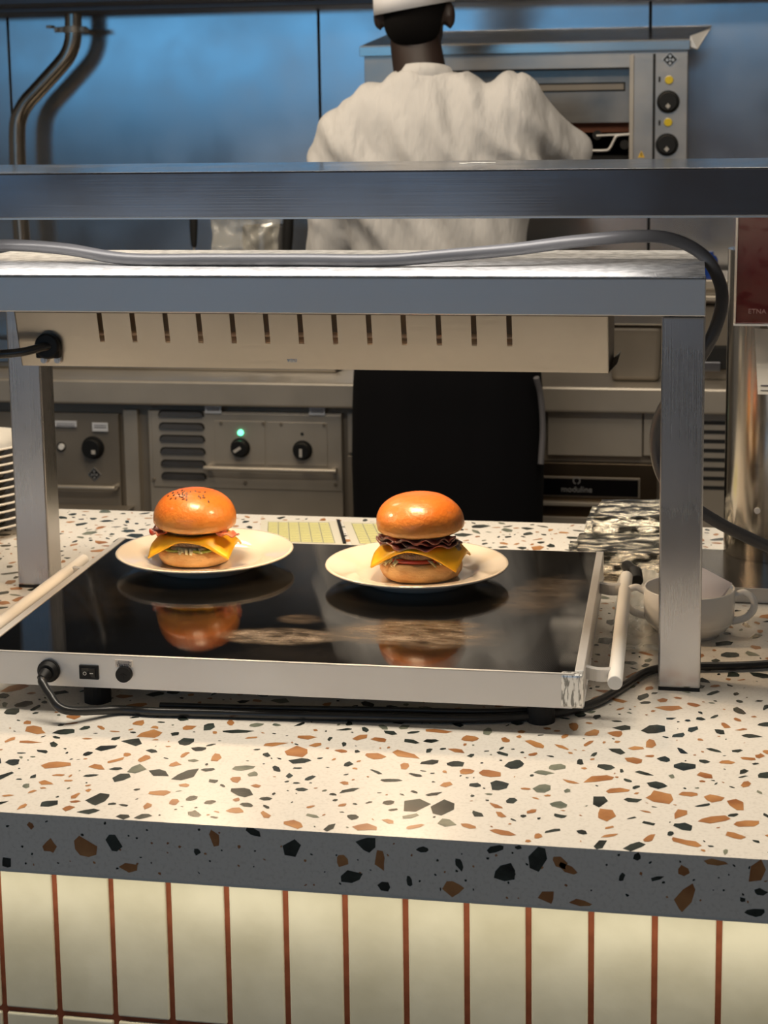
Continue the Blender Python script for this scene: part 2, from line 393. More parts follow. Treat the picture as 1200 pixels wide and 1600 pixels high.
# bottom inward lip on the right end
hexa(bm, [(XR, HY0+.022, HB), (XR+.010, HY0+.03, HB+.010), (XR+.010, YB2, HB+.010), (XR, YB2, HB), (XR, HY0+.022, HB+.001), (XR+.010, HY0+.03, HB+.011), (XR+.010, YB2, HB+.011), (XR, YB2, HB+.001)])
obj('housing_sides', bm, M_steeld, house)
for yy in (HY0+.06, HY0+.11):
    bm = B(); cyl(bm, (XL+.05, yy, HB+.03), (XR-.05, yy, HB+.03), .006, n=12)
    obj('heating_element', bm, mat('quartz element', (.7, .6, .5), .3), house)
for hx_ in (-.66, -.38):
    area('heat_lamp_light', (hx_, HY0+.07, HB+.005), (hx_, HY0+.075, 0), .08, .06, 1.5, (1, .70, .42))
# cable gland
gp = at(76, 540, HY0+.012)
bm = B(); cyl(bm, gp+Vector((0, -.009, 0)), gp+Vector((0, .002, 0)), .0165, .018, n=28)
box(bm, gp.x-.016, gp.x+.016, gp.y-.007, gp.y+.003, gp.z-.016, gp.z-.002)
gl = obj('cable_gland', bm, M_black, house, smooth=True, bev=.002)
for q in (70, 91):
    sp = at(q, 562, HY0+.016); bm = B(); cyl(bm, sp+Vector((0, -.004, 0)), sp+Vector((0, .002, 0)), .0045, .0055, n=14); cyl(bm, sp+Vector((0, -.0055, 0)), sp+Vector((0, -.004, 0)), .0022, n=6)
    obj('screw', bm, M_alu, house, smooth=True)
bm = B(); tube(bm, [gp+Vector((.004, -.004, 0)), gp+Vector((-.006, -.012, -.001)), gp+Vector((-.03, -.022, -.006)), gp+Vector((-.075, -.022, -.009)), gp+Vector((-.16, 0, -.008)), gp+Vector((-.3, .05, 0)), gp+Vector((-.5, .06, -.1)), Vector((gp.x-.52, 2.12, .03)), Vector((gp.x-.52, 2.3, .006)), Vector((gp.x-.5, 2.6, .006))], .0058)
tagp(obj('lamp_cable', bm, M_cable, None, smooth=True, base=gp), 'black cable leaving the round gland on the slotted lamp housing to the left', 'cable')
# stamped mark on housing
text_mesh('stamped_mark', 'vou', .009, hp(at(457, 569, HY0+.02).x, .86)+Vector((0, -.0006, 0)), M_lamp, house, rx=PI/2-.2)

# cable over the shelf
r_ = .0082
def on(px, Y): 
    p = at(px, 400, Y); return Vector((p.x, Y, PH+.0005+r_))
cp = [on(-260, 2.28), on(-100, 2.30), at(0, 383, 2.20), at(100, 389, 2.16), on(200, 2.13), on(330, 2.12), on(470, 2.12), on(600, 2.115), at(700, 399, 2.12), at(800, 390, 2.13), at(900, 377, 2.15), at(1000, 369, 2.18), at(1055, 375, 2.20), at(1100, 400, 2.21), at(1124, 440, 2.2), at(1127, 480, 2.19), at(1108, 535, 2.18), at(1072, 590, 2.20), at(1036, 640, 2.22), at(1024, 690, 2.23), at(1036, 745, 2.23), at(1075, 785, 2.23), at(1120, 815, 2.24), at(1165, 838, 2.26), at(1210, 858, 2.28), at(1270, 880, 2.3), Vector((.30, 2.32, .012)), Vector((.5, 2.4, .0075)), Vector((.9, 2.5, .0075))]
bm = B(); tube(bm, cp, r_)
tagp(obj('shelf_cable', bm, M_gcable, None, smooth=True, base=(-.3, 2.12, PH)), 'thick grey cable lying along the pass shelf and looping down past its right leg', 'cable')

# ------------------------------------------------------------------ upper shelf
UY, UZ, UH, UYB = 1.9218, .6257, .0526, 2.2758
up = thing('overshelf', 'upper polished steel shelf crossing the whole view above the pass shelf', 'shelf', (-.4, 2.1, 0))
bm = B(); box(bm, -1.5, .62, UY, UYB, UZ-.0015, UZ); box(bm, -1.5, .62, UY, UY+.0015, UZ-UH, UZ-.0015); box(bm, -1.5, .62, UYB-.0015, UYB, UZ-UH, UZ-.0015)
obj('shelf_sheet', bm, M_bright, up, bev=.0007)
bm = B(); box(bm, -1.5, .62, UY-.0012, UY+.012, UZ-UH-.0022, UZ-UH); box(bm, -1.5, .62, UYB-.02, UYB, UZ-UH-.0012, UZ-UH)
obj('bottom_lip', bm, mat('lip steel', (.75, .7, .65), .35, .9), up)
for x in (-1.42, .55):
    for y in (UY+.03, UYB-.06):
        bm = B(); box(bm, x, x+.04, y, y+.04, 0, UZ-UH+.03); obj('leg', bm, M_leg, up, bev=.002)
bm = B(); tp = atz(735, 255, UZ+.001); tube(bm, [tp+Vector((.02, 0, 0)), tp+Vector((.008, .006, 0)), tp+Vector((-.006, .012, 0)), tp+Vector((-.014, .002, 0)), tp+Vector((-.006, -.008, 0)), tp+Vector((.006, 0, .001)), tp+Vector((.03, .012, 0))], .00045, n=6)
tagp(obj('thread', bm, M_white, None, base=tp), 'short pale loop of loose thread lying on the upper polished shelf', 'thread')

# ------------------------------------------------------------------ hotplate
HX, HYY, HW, HD, HA, HZ = -.829, 1.8238, .7145, .539, .0101, .0698
hot = thing('hotplate', 'wide black glass warming plate in aluminium frame holding two burger plates', 'hotplate', (HX, HYY, 0))
hot.rotation_euler.z = HA
def hobj(name, bm, m, parent=None, **k):
    return obj(name, bm, m, parent or hot, local=True, **k)
zb = HZ-.0385
M_glass = mat('black ceramic glass', (.004, .004, .004), .035, 0, spec=.75)
def glassmat(m):
    tc = N(m, 'ShaderNodeTexCoord')
    # fine dot pattern
    mp = N(m, 'ShaderNodeMapping'); mp.inputs['Scale'].default_value = (330, 330, 330); mp.inputs['Rotation'].default_value = (0, 0, .6); L(m, tc, 'Object', mp, 'Vector')
    wv = N(m, 'ShaderNodeTexWave', Scale=.5); L(m, mp, 0, wv, 'Vector')
    # smudges : blurred patches
    n1 = N(m, 'ShaderNodeTexNoise', Scale=5.5, Detail=8.0, Roughness=.62, Distortion=.6); L(m, tc, 'Object', n1, 'Vector')
    n2 = N(m, 'ShaderNodeTexNoise', Scale=2.2, Detail=2.0); L(m, tc, 'Object', n2, 'Vector')
    mu = N(m, 'ShaderNodeMath', operation='MULTIPLY'); L(m, n1, 'Fac', mu, 0); L(m, n2, 'Fac', mu, 1)
    cr = N(m, 'ShaderNodeValToRGB'); cr.color_ramp.elements[0].position = .26; cr.color_ramp.elements[1].position = .42
    L(m, mu, 0, cr, 'Fac')
    def spot(cx, cy, sx, sy, amt, rot=0):
        mp2 = N(m, 'ShaderNodeMapping'); mp2.vector_type = 'TEXTURE'; mp2.inputs['Location'].default_value = (cx, cy, HZ); mp2.inputs['Scale'].default_value = (sx, sy, 1); mp2.inputs['Rotation'].default_value = (0, 0, rot); L(m, tc, 'Object', mp2, 'Vector')
        nd = N(m, 'ShaderNodeVectorMath', operation='MULTIPLY_ADD'); L(m, n1, 'Color', nd, 0); nd.inputs[1].default_value = (1.5, 1.5, 0); L(m, mp2, 0, nd, 2)
        sb = N(m, 'ShaderNodeVectorMath', operation='SUBTRACT'); L(m, nd, 0, sb, 0); sb.inputs[1].default_value = (.75, .75, 0)
        ln = N(m, 'ShaderNodeVectorMath', operation='LENGTH'); L(m, sb, 0, ln, 0)
        r = N(m, 'ShaderNodeMapRange', interpolation_type='SMOOTHSTEP'); L(m, ln, 'Value', r, 'Value')
        r.inputs['From Min'].default_value = 1.15; r.inputs['From Max'].default_value = .55; r.inputs['To Min'].default_value = 0; r.inputs['To Max'].default_value = amt
        # streaks inside
        mp3 = N(m, 'ShaderNodeMapping'); mp3.inputs['Scale'].default_value = (16, 40, 1); mp3.inputs['Rotation'].default_value = (0, 0, rot); L(m, tc, 'Object', mp3, 'Vector')
        n3 = N(m, 'ShaderNodeTexNoise', Scale=1.5, Detail=7.0, Roughness=.7); L(m, mp3, 0, n3, 'Vector')
        r3 = N(m, 'ShaderNodeMapRange'); L(m, n3, 'Fac', r3, 'Value'); r3.inputs['From Min'].default_value = .3; r3.inputs['From Max'].default_value = .65
        q = N(m, 'ShaderNodeMath', operation='MULTIPLY'); L(m, r, 0, q, 0); L(m, r3, 0, q, 1)
        return q
    def loc(px, py):
        p = atz(px, py, HZ)-Vector((HX, HYY, 0)); c, s = math.cos(-HA), math.sin(-HA); return (p.x*c-p.y*s, p.x*s+p.y*c)
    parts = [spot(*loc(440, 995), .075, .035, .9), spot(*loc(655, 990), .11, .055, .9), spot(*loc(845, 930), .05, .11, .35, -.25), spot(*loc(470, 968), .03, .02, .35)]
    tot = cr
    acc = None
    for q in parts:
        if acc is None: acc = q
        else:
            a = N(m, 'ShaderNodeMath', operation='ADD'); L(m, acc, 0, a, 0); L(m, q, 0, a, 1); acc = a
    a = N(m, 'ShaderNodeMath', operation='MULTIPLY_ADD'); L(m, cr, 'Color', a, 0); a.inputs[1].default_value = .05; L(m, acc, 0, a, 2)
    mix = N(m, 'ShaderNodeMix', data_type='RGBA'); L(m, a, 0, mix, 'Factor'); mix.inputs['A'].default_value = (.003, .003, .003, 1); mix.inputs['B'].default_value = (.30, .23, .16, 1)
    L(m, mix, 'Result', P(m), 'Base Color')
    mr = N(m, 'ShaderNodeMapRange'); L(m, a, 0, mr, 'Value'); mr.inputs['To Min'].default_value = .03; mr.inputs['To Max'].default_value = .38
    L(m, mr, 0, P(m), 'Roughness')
    b = N(m, 'ShaderNodeBump', Strength=.03, Distance=.0004); L(m, wv, 'Fac', b, 'Height'); L(m, b, 0, P(m), 'Normal')
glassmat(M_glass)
bm = B(); box(bm, 0, HW-.012, 0, .0016, zb, HZ+.0012); box(bm, 0, HW, HD-.0016, HD, zb, HZ+.0006)
box(bm, 0, HW, .002, .02, zb, zb+.0012); box(bm, -.001, HW+.001, .0016, HD-.0016, zb+.002, zb+.004)
box(bm, 0, HW-.012, .0, .004, HZ+.0004, HZ+.0014)
hobj('frame', bm, M_alu)
bm = B(); box(bm, HW-.010, HW, .012, HD, zb, HZ+.0018); hobj('side_rim', bm, M_alu, bev=.0008)
bm = B(); box(bm, 0, .010, .0018, HD, zb, HZ+.0018); hobj('side_rim', bm, M_alu, bev=.0008)
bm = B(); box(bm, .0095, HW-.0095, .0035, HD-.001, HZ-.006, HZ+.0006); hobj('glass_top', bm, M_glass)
bm = B(); box(bm, HW-.026, HW+.0004, -.0007, .0115, zb, HZ+.0016); hobj('corner_cap', bm, M_cap, bev=.004, seg=3, label='scuffed silver corner cap')
for x in (.03, HW-.06, .03, HW-.06):
    pass
for (x, y) in ((.135, .03), (HW-.05, .03), (.06, HD-.05), (HW-.05, HD-.05)):
    bm = B(); cyl(bm, (x, y+.012, .0), (x, y+.012, zb+.002), .016, n=20); hobj('rubber_foot', bm, M_rubber)
def handle(xa, sgn):
    a = .072; b = HD-.095; d = .034*sgn; z = HZ-.016
    bm = B(); cyl(bm, (xa+d, a-.045, z), (xa+d, b+.03, z), .0085, n=20)
    h = hobj('handle', bm, M_white, smooth=True, bev=.001)
    for y in (a-.012, b-.03):
        bm = B(); pts = []
        for i in range(9):
            t = i/8; pts.append((xa+d*t, y-.008*math.sin(PI*t)+.0, 0))
        for i in range(8):
            p, q = pts[i], pts[i+1]
            hexa(bm, [(p[0], p[1], z-.008), (q[0], q[1], z-.008), (q[0], q[1]+.01, z-.008), (p[0], p[1]+.01, z-.008), (p[0], p[1], z+.006), (q[0], q[1], z+.006), (q[0], q[1]+.01, z+.006), (p[0], p[1]+.01, z+.006)])
        hobj('handle_bracket', bm, M_alu, h)
handle(HW, 1); handle(0, -1)
def hx(px): return (at(px, 1055, HYY).x-HX)
zc = HZ-.020
bm = B(); x = hx(77); cyl(bm, (x, .002, zc), (x, -.004, zc), .0135, n=28); cyl(bm, (x, -.004, zc), (x, -.010, zc), .0125, .0095, n=28)
cyl(bm, (x, -.010, zc), (x-.002, -.020, zc-.004), .0075, .0060, n=20)
inlet = hobj('cord_inlet', bm, M_black, smooth=True)
bm = B(); x2 = hx(139); box(bm, x2-.0118, x2+.0118, -.0022, .001, zc-.0085, zc+.0085)
sw_ = hobj('power_switch', bm, M_black, bev=.0008)
bm = B(); hexa(bm, [(x2-.008, -.0022, zc-.0055), (x2, -.0015, zc-.0055), (x2, .001, zc-.0055), (x2-.008, .001, zc-.0055), (x2-.008, -.0045, zc+.0055), (x2, -.0025, zc+.0055), (x2, .001, zc+.0055), (x2-.008, .001, zc+.0055)])
hexa(bm, [(x2, -.0015, zc-.0055), (x2+.008, -.0035, zc-.0055), (x2+.008, .001, zc-.0055), (x2, .001, zc-.0055), (x2, -.0025, zc+.0055), (x2+.008, -.0045, zc+.0055), (x2+.008, .001, zc+.0055), (x2, .001, zc+.0055)])
hobj('rocker', bm, mat('rocker black', (.02, .02, .02), .3), sw_)
bm = B()
for i in range(16):
    t0, t1 = 2*PI*i/16, 2*PI*(i+1)/16
    q = [(x2-.004+.0022*math.cos(t), -.0046, zc-.0005+.0022*math.sin(t)) for t in (t0, t1)]+[(x2-.004+.0015*math.cos(t), -.0046, zc-.0005+.0015*math.sin(t)) for t in (t1, t0)]
    bm.faces.new([bm.verts.new(p) for p in q])
box(bm, x2+.002, x2+.0062, -.0047, -.0045, zc-.0006, zc+.0002)
hobj('switch_marks', bm, M_white, sw_)
x3 = hx(194); bm = B(); cyl(bm, (x3, .001, zc), (x3, -.006, zc), .0098, .0092, n=28); 
fh = hobj('fuse_holder', bm, M_black, smooth=True)
bm = B(); box(bm, x3-.004, x3+.004, -.0064, -.0058, zc-.0008, zc+.0008); box(bm, x3-.0008, x3+.0008, -.0064, -.0058, zc-.004, zc+.002); hobj('slot', bm, M_blackm, fh)
bm = B(); z3 = HZ-.0035; box(bm, x3-.0105, x3+.0105, -.0010, 0, z3-.0085, z3)
lb = hobj('fuse_label', bm, mat('cream label', (.92, .82, .72), .6), label='small cream fuse rating label')
bm = B(); zz = z3-.0028
for a in [(x3-.0065, x3+.0065, zz+.0014, zz+.0018), (x3-.0065, x3+.0065, zz-.0018, zz-.0014), (x3-.0065, x3-.0061, zz-.0016, zz+.0016), (x3+.0061, x3+.0065, zz-.0016, zz+.0016), (x3-.009, x3+.009, zz-.0002, zz+.0002)]:
    box(bm, a[0], a[1], -.0014, -.0009, a[2], a[3])
hobj('fuse_symbol', bm, M_print, lb)
tm = text_mesh('fuse_text', 'T8A250V', .0046, (0, 0, 0), M_print, lb); tm.location = (x3, -.0012, z3-.0066)
# crumbs on glass? keep clean; power cord
w0 = hot.location
def hw(x, y, z):
    return Vector((HX+x*math.cos(HA)-y*math.sin(HA), HYY+x*math.sin(HA)+y*math.cos(HA), z))
c0 = hw(hx(77)-.002, -.018, zc-.0035)
rc = .0052
def onc(px, py): return atz(px, py, rc+.0008)
cord = [c0, hw(hx(77)+.001, -.025, zc-.007), hw(hx(77)+.012, -.033, .032), hw(hx(77)+.034, -.040, .017), onc(185, 1109), onc(240, 1112), onc(330, 1114), onc(430, 1117), onc(560, 1120), onc(700, 1123), onc(800, 1121), onc(870, 1114), onc(930, 1098), onc(975, 1072), onc(1010, 1050), onc(1050, 1042), onc(1100, 1041), onc(1160, 1040), onc(1230, 1036), onc(1330, 1030), onc(1500, 1020)]
bm = B(); tube(bm, cord, rc, n=14)
tagp(obj('power_cord', bm, M_cable, None, smooth=True, base=c0), 'glossy black power cord running along the front of the hotplate', 'cord')
bm = B(); tube(bm, [onc(250, 1102), onc(400, 1106), onc(600, 1109), onc(760, 1112), onc(870, 1106), onc(900, 1090), onc(880, 1075)], .0035, n=10)
tagp(obj('thin_cord', bm, M_cable, None, smooth=True, base=onc(250, 1105)), 'thinner black cord in the shadow just under the front edge of the hotplate', 'cord')

# ------------------------------------------------------------------ plates
def plate_profile(r, h=.022):
    k = r/.1234
    return [(0, .0035), (.055*k, .0035), (.066*k, .0025), (.068*k, 0), (.071*k, 0), (.073*k, .004), (.085*k, .011), (.105*k, h-.006), (r-.002, h-.002), (r, h), (r-.0015, h+.0016), (r-.005, h+.001),
            (.105*k, h-.0035), (.086*k, h-.0065), (.080*k, .012), (.073*k, .0085), (.064*k, .0072), (0, .0072)]
pbm = B(); lathe(pbm, plate_profile(.1234), n=96); pme = bpy.data.meshes.new('dinner_plate'); bmesh.ops.recalc_face_normals(pbm, faces=pbm.faces); pbm.to_mesh(pme); pbm.free(); pme.materials.append(M_porc)
for p in pme.polygons: p.use_smooth = True
def plate(loc, label, group, sc=1, rot=0, m=None):
    o = bpy.data.objects.new('dinner_plate', pme); COL.objects.link(o); o.location = loc; o.scale = (sc,)*3; o.rotation_euler.z = rot
    return tagp(o, label, 'plate', group)
P1 = Vector((-.6644, 2.2313, HZ+.0008)); P2 = Vector((-.3602, 2.1978, HZ+.0008))
plate(P1, 'cream plate on the hotplate under the burger topped with seeds', 'plates under the burgers')
plate(P2, 'cream plate on the hotplate under the right burger without seeds', 'plates under the burgers')
sp = atz(-62, 832, 0); 
for i in range(11):
    nm = {0: 'lowest white plate of the stack at the left edge behind the leg', 10: 'topmost white plate of the stack at the left edge behind the leg'}.get(i)
    plate((sp.x+random.uniform(-.002, .002), 2.66+random.uniform(-.002, .002), .0002+i*.0132), nm or 'white plate in the middle of the stack at the left edge', 'stack of white plates', .98)

# ------------------------------------------------------------------ burgers
M_bun = mat('glazed bun crust', (.6, .22, .05), .42, 0, coat=.35, coatr=.14, sss=.04)
def bunmat(m):
    tc = N(m, 'ShaderNodeTexCoord'); sep = N(m, 'ShaderNodeSeparateXYZ'); L(m, tc, 'Object', sep, 0)
    nz = N(m, 'ShaderNodeTexNoise', Scale=38.0, Detail=6.0, Roughness=.6); L(m, tc, 'Object', nz, 'Vector')
    ma = N(m, 'ShaderNodeMath', operation='MULTIPLY_ADD'); L(m, nz, 'Fac', ma, 0); ma.inputs[1].default_value = .028; L(m, sep, 'Z', ma, 2)
    cr = N(m, 'ShaderNodeValToRGB'); e = cr.color_ramp.elements; e[0].position = .0; e[0].color = (.66, .35, .10, 1); e[1].position = 1; e[1].color = (.44, .10, .008, 1)
    n = e.new(.35); n.color = (.58, .21, .03, 1); n = e.new(.7); n.color = (.54, .145, .014, 1)
    mr = N(m, 'ShaderNodeMapRange'); L(m, ma, 0, mr, 'Value'); mr.inputs['From Min'].default_value = .0125; mr.inputs['From Max'].default_value = .062
    L(m, mr, 0, cr, 'Fac'); L(m, cr, 0, P(m), 'Base Color')
    n2 = N(m, 'ShaderNodeTexNoise', Scale=160.0, Detail=5.0); L(m, tc, 'Object', n2, 'Vector')
    b = N(m, 'ShaderNodeBump', Strength=.35, Distance=.003); L(m, n2, 'Fac', b, 'Height'); L(m, b, 0, P(m), 'Normal')
bunmat(M_bun)
M_bunb = noisy(mat('bottom bun', (.7, .42, .18), .55, 0, sss=.05), (.52, .25, .07), (.78, .50, .22), 30, 6, (1, 1, 2), .3, .7, .3, 90)
M_patty = noisy(mat('grilled patty', (.12, .06, .03), .4, 0, coat=.25), (.045, .02, .012), (.26, .15, .08), 90, 6, (1, 1, 1), .3, .7, 1.0, 120)
M_cheese = mat('cheese', (.95, .50, .015), .35, 0, sss=.1)
M_bacon = noisy(mat('bacon', (.2, .03, .02), .3, 0, coat=.6), (.05, .007, .006), (.30, .05, .03), 45, 4, (1, 1, 1), .35, .65, .4, 120)
M_baconr = noisy(mat('bacon end', (.4, .06, .03), .3, 0, coat=.5), (.35, .03, .015), (.7, .25, .13), 60)
M_lett = noisy(mat('pale cabbage', (.8, .78, .5), .45), (.62, .62, .30), (.85, .82, .62), 60)
M_pick = mat('pickle', (.30, .36, .06), .35)
M_tom = mat('tomato', (.50, .05, .02), .25, 0, coat=.5)
M_seed = mat('dark sesame seed', (.05, .025, .01), .4)
def wob(seed, amp, f=18):
    def fn(p, t):
        s = 1+amp*noise.noise(Vector((p.x*f+seed, p.y*f, p.z*f)))
        return Vector((p.x*s, p.y*s, p.z+amp*.012*noise.noise(Vector((p.x*30, p.y*30+seed, 2)))))
    return fn
def cheese(bm, s, z0, droop, rot, cx=0, cy=0, R=.044, sy=.05):
    n = 22; V = []
    for i in range(n+1):
        row = []
        for j in range(n+1):
            u, v = (i/n-.5)*2*s, (j/n-.5)*2*sy
            x, y = u*math.cos(rot)-v*math.sin(rot), u*math.sin(rot)+v*math.cos(rot)
            r = math.hypot(x, y); e = max(0, r-R)
            z = z0-droop*(1-math.exp(-e*40))-e*.35+.0012*noise.noise(Vector((x*40, y*40, z0)))
            k = 1-.10*min(1, e/.03)
            row.append(bm.verts.new((cx+x*k if e else cx+x, cy+y*k if e else cy+y, z)))
        V.append(row)
    for i in range(n):
        for j in range(n): bm.faces.new((V[i][j], V[i+1][j], V[i+1][j+1], V[i][j+1]))
def strip(bm, p, d, l, w, curl, th=.0008):
    """curled shred / leaf strip"""
    n = 8; d = Vector(d).normalized(); s = d.cross(Vector((0, 0, 1))).normalized(); prev = None
    for i in range(n+1):
        t = i/n; c = Vector(p)+d*l*t+Vector((0, 0, curl*math.sin(t*PI)-.25*l*t*t)); ww = w*(.5+math.sin(PI*min(1, t+.1))*.5)
        a = [c+s*ww+Vector((0, 0, .001)), c-s*ww, c-s*ww+Vector((0, 0, th)), c+s*ww+Vector((0, 0, .001+th))]
        a = [bm.verts.new(q) for q in a]
        if prev:
            for k in range(4):
                k2 = (k+1) % 4; bm.faces.new((prev[k], prev[k2], a[k2], a[k]))
        else: bm.faces.new(a)
        prev = a
    bm.faces.new(prev[::-1])
def ribbon(bm, pts, w, amp, freq, th=.0018, seed=0):
    """wavy bacon rasher along pts"""
    Q = spline(pts, 10); prev = None
    for i, q in enumerate(Q):
        d = (Q[min(i+1, len(Q)-1)]-Q[max(0, i-1)]).normalized(); s = d.cross(Z_).normalized()
        row = []
        for k in range(7):
            a = k/6-.5; e = abs(a)*2
            z = amp*math.sin(i*freq+seed+a*3)*(.35+e)+.0015*noise.noise(q*90+s*k)
            row.append(q+s*(a*w*(1+.15*math.sin(i*.9+seed)))+Z_*z)
        ring = [bm.verts.new(p) for p in row]+[bm.verts.new(p-Z_*th) for p in row[::-1]]
        if prev:
            m_ = len(ring)
            for k in range(m_):
                k2 = (k+1) % m_; bm.faces.new((prev[k], prev[k2], ring[k2], ring[k]))
        else: bm.faces.new(ring)
        prev = ring
    bm.faces.new(prev[::-1])
def topbun(R, H, seed, sag=0, lean=0):
    prof = [(0, .004), (R*.84, .002), (R*.94, .0), (R*.985, .003), (R*1.0, .009)]
    for i in range(1, 15):
        a = i/14*PI/2
        prof.append((R*math.cos(a)**.80 if i < 14 else 0, .011+(H-.011)*math.sin(a)**1.02))
    bm = B(); w = wob(seed, .05, 22)
    lathe(bm, prof, n=72, fn=w)
    return bm
def burger(loc, label, kind, rz=0):
    t = thing('burger', label, 'burger', loc, 'burgers on the hotplate'); t.rotation_euler.z = rz
    def o(nm, bm, m, par=None, **k): return obj(nm, bm, m, par or t, local=True, smooth='all', **k)
    A = kind == 'A'
    bm = B(); R = .052 if A else .056
    bh = .022 if A else .025
    lathe(bm, [(0, 0), (R*.78, 0), (R*.92, .003), (R, .010), (R*1.01, .016), (R*.97, bh), (R*.85, bh+.001), (0, bh)], n=64, fn=wob(3 if A else 9, .07, 22)); o('bottom_bun', bm, M_bunb)
    if A:
        bm = B()
        for a in (-120, -60, 10, 100, 180):
            a = math.radians(a); lathe(bm, [(0, 0), (.019, 0), (.020, .0018), (.019, .0036), (0, .0036)], c=(.031*math.cos(a), .031*math.sin(a), bh), n=24)
        o('pickle_slices', bm, M_pick)
        bm = B()
        for k in range(16):
            a = math.radians(random.uniform(-125, -62)); strip(bm, (.03*math.cos(a), .03*math.sin(a), bh+.004+random.uniform(0, .002)), (math.cos(a)+random.uniform(-.7, .7), math.sin(a), 0), random.uniform(.016, .024), .0035, .001)
        o('lettuce', bm, M_lett)
        z = bh+.006
        bm = B(); lathe(bm, [(0, 0), (.042, 0), (.047, .004), (.048, .008), (.045, .012), (0, .0125)], c=(0, 0, z), n=60, fn=wob(5, .09, 40)); o('patty', bm, M_patty)
        z += .0125
        bm = B(); cheese(bm, .063, z+.0012, .020, .06, R=.047, sy=.050)
        c = o('cheese_slice', bm, M_cheese); s = c.modifiers.new('s', 'SOLIDIFY'); s.thickness = .0024
        z += .0028
        bm = B(); lathe(bm, [(0, 0), (.036, 0), (.0405, .003), (.041, .006), (.038, .009), (0, .010)], c=(.0, 0, z), n=60, fn=wob(15, .09, 40)); o('patty', bm, M_patty)
        bm = B(); ribbon(bm, [(-.035, -.036, z+.003), (-.052, -.016, z+.003), (-.045, .02, z+.005)], .016, .002, .9, seed=1); o('bacon', bm, M_baconr); bm = B()
        ribbon(bm, [(.02, -.004, z+.008), (.036, -.020, z+.007), (.052, -.028, z+.004), (.070, -.026, z+.003)], .018, .0022, .8, seed=2); o('bacon', bm, M_baconr)
        z += .009
        tb = topbun(.0575, .049, 2)
    else:
        bm = B(); lathe(bm, [(0, 0), (.045, 0), (.047, .002), (.045, .0055), (0, .0055)], c=(-.004, -.002, bh+.001), n=48, fn=wob(1, .04, 20)); o('tomato_slice', bm, M_tom)
        bm = B()
        for k in range(26):
            a = math.radians(random.uniform(-200, -110)); strip(bm, (.034*math.cos(a), .034*math.sin(a), bh+random.uniform(0, .007)), (math.cos(a)+random.uniform(-.6, .6), math.sin(a), 0), random.uniform(.018, .028), .002, .002)
        for (a, l, w_) in ((-72, .034, .0035), (-60, .03, .003), (-50, .032, .003), (-45, .025, .002)):
            a = math.radians(a); strip(bm, (.026*math.cos(a), .026*math.sin(a), bh+.008), (math.cos(a)+.4, math.sin(a), 0), l, w_, -.001)
        o('shredded_cabbage', bm, M_lett)
        z = bh+.0065
        bm = B(); lathe(bm, [(0, 0), (.044, 0), (.049, .003), (.050, .008), (.046, .013), (0, .0135)], c=(.005, 0, z), n=60, fn=wob(25, .10, 40)); o('patty', bm, M_patty)
        z += .0135
        bm = B(); cheese(bm, .065, z+.0012, .020, -.08, cx=.001, R=.050, sy=.051)
        c = o('cheese_slice', bm, M_cheese); s = c.modifiers.new('s', 'SOLIDIFY'); s.thickness = .0026
        z += .0025
        bm = B()
        for q, (r1, zz, sd) in enumerate(((.047, .004, 0), (.044, .009, 2), (.047, .013, 4))):
            ribbon(bm, [(r1*math.cos(math.radians(a)), r1*math.sin(math.radians(a)), z+zz) for a in (190+q*10, 225, 260, 290, 320, 350-q*12)], .024, .0022, .55+.1*q, th=.0026, seed=sd)
        ribbon(bm, [(-.045, .01, z+.012), (.0, .03, z+.009), (.045, .012, z+.012)], .04, .002, .8, seed=3)
        lathe(bm, [(0, 0), (.036, 0), (.04, .006), (.036, .013), (0, .013)], c=(.002, 0, z), n=48, fn=wob(2, .12, 50))
        o('bacon', bm, M_bacon)
        z += .0165
        tb = topbun(.0590, .047, 6)
    tb_o = o('top_bun', tb, M_bun)
    tb_o.location = (0, 0, z); tb_o.rotation_euler = (math.radians(1.5), math.radians(2 if A else -1), 0)
    if A:
        R, H = .0575, .049
        sm = bpy.data.meshes.new('sesame_seed'); b2 = B(); bmesh.ops.create_icosphere(b2, subdivisions=2, radius=1)
        for v in b2.verts:
            x = v.co.x; v.co = Vector((x*.0026, v.co.y*.0013*(1-.35*x), v.co.z*.0008))
        b2.to_mesh(sm); b2.free(); sm.materials.append(M_seed)
        for p in sm.polygons: p.use_smooth = True
        k = 0
        seeds = [(-.012, -.018), (-.016, -.022), (-.010, -.024), (-.006, -.019), (-.007, -.026), (-.013, -.028), (-.009, -.030), (-.004, -.023), (-.003, -.029), (-.020, -.014), (-.024, -.022), (-.026, -.029), (-.018, -.031), (-.006, -.034), (-.011, -.012), (-.002, -.014), (.013, -.024), (.016, -.027), (.018, -.020), (.020, -.024), (.028, -.028), (.004, -.010), (-.033, -.018), (-.016, -.008), (.010, -.012), (.017, -.008), (-.028, -.012), (-.001, -.035)]
        w = wob(2, .05, 22)
        for (x, y) in seeds:
            r = math.hypot(x, y)
            a = math.acos(min(1, (r/R)**(1/.80))); z_ = .011+(H-.011)*math.sin(a)**1.02
            p = w(Vector((x, y, z_)), 0)
            nr = Vector((x, y, .03)).normalized()
            s_ = bpy.data.objects.new('sesame_seed', sm); COL.objects.link(s_); s_.parent = tb_o
            s_.location = p+nr*.0002; s_.rotation_mode = 'QUATERNION'
            s_.rotation_quaternion = nr.to_track_quat('Z', 'Y') @ Matrix.Rotation(rnd()*3.1, 4, 'Z').to_quaternion()
    return t
burger(P1+Vector((-.012, -.005, .0075)), 'burger with seeds on its bun and drooping cheese, on the left plate', 'A')
burger(P2+Vector((.006, -.006, .0075)), 'burger with plain shiny bun and dark bacon under it, on the right plate', 'B')

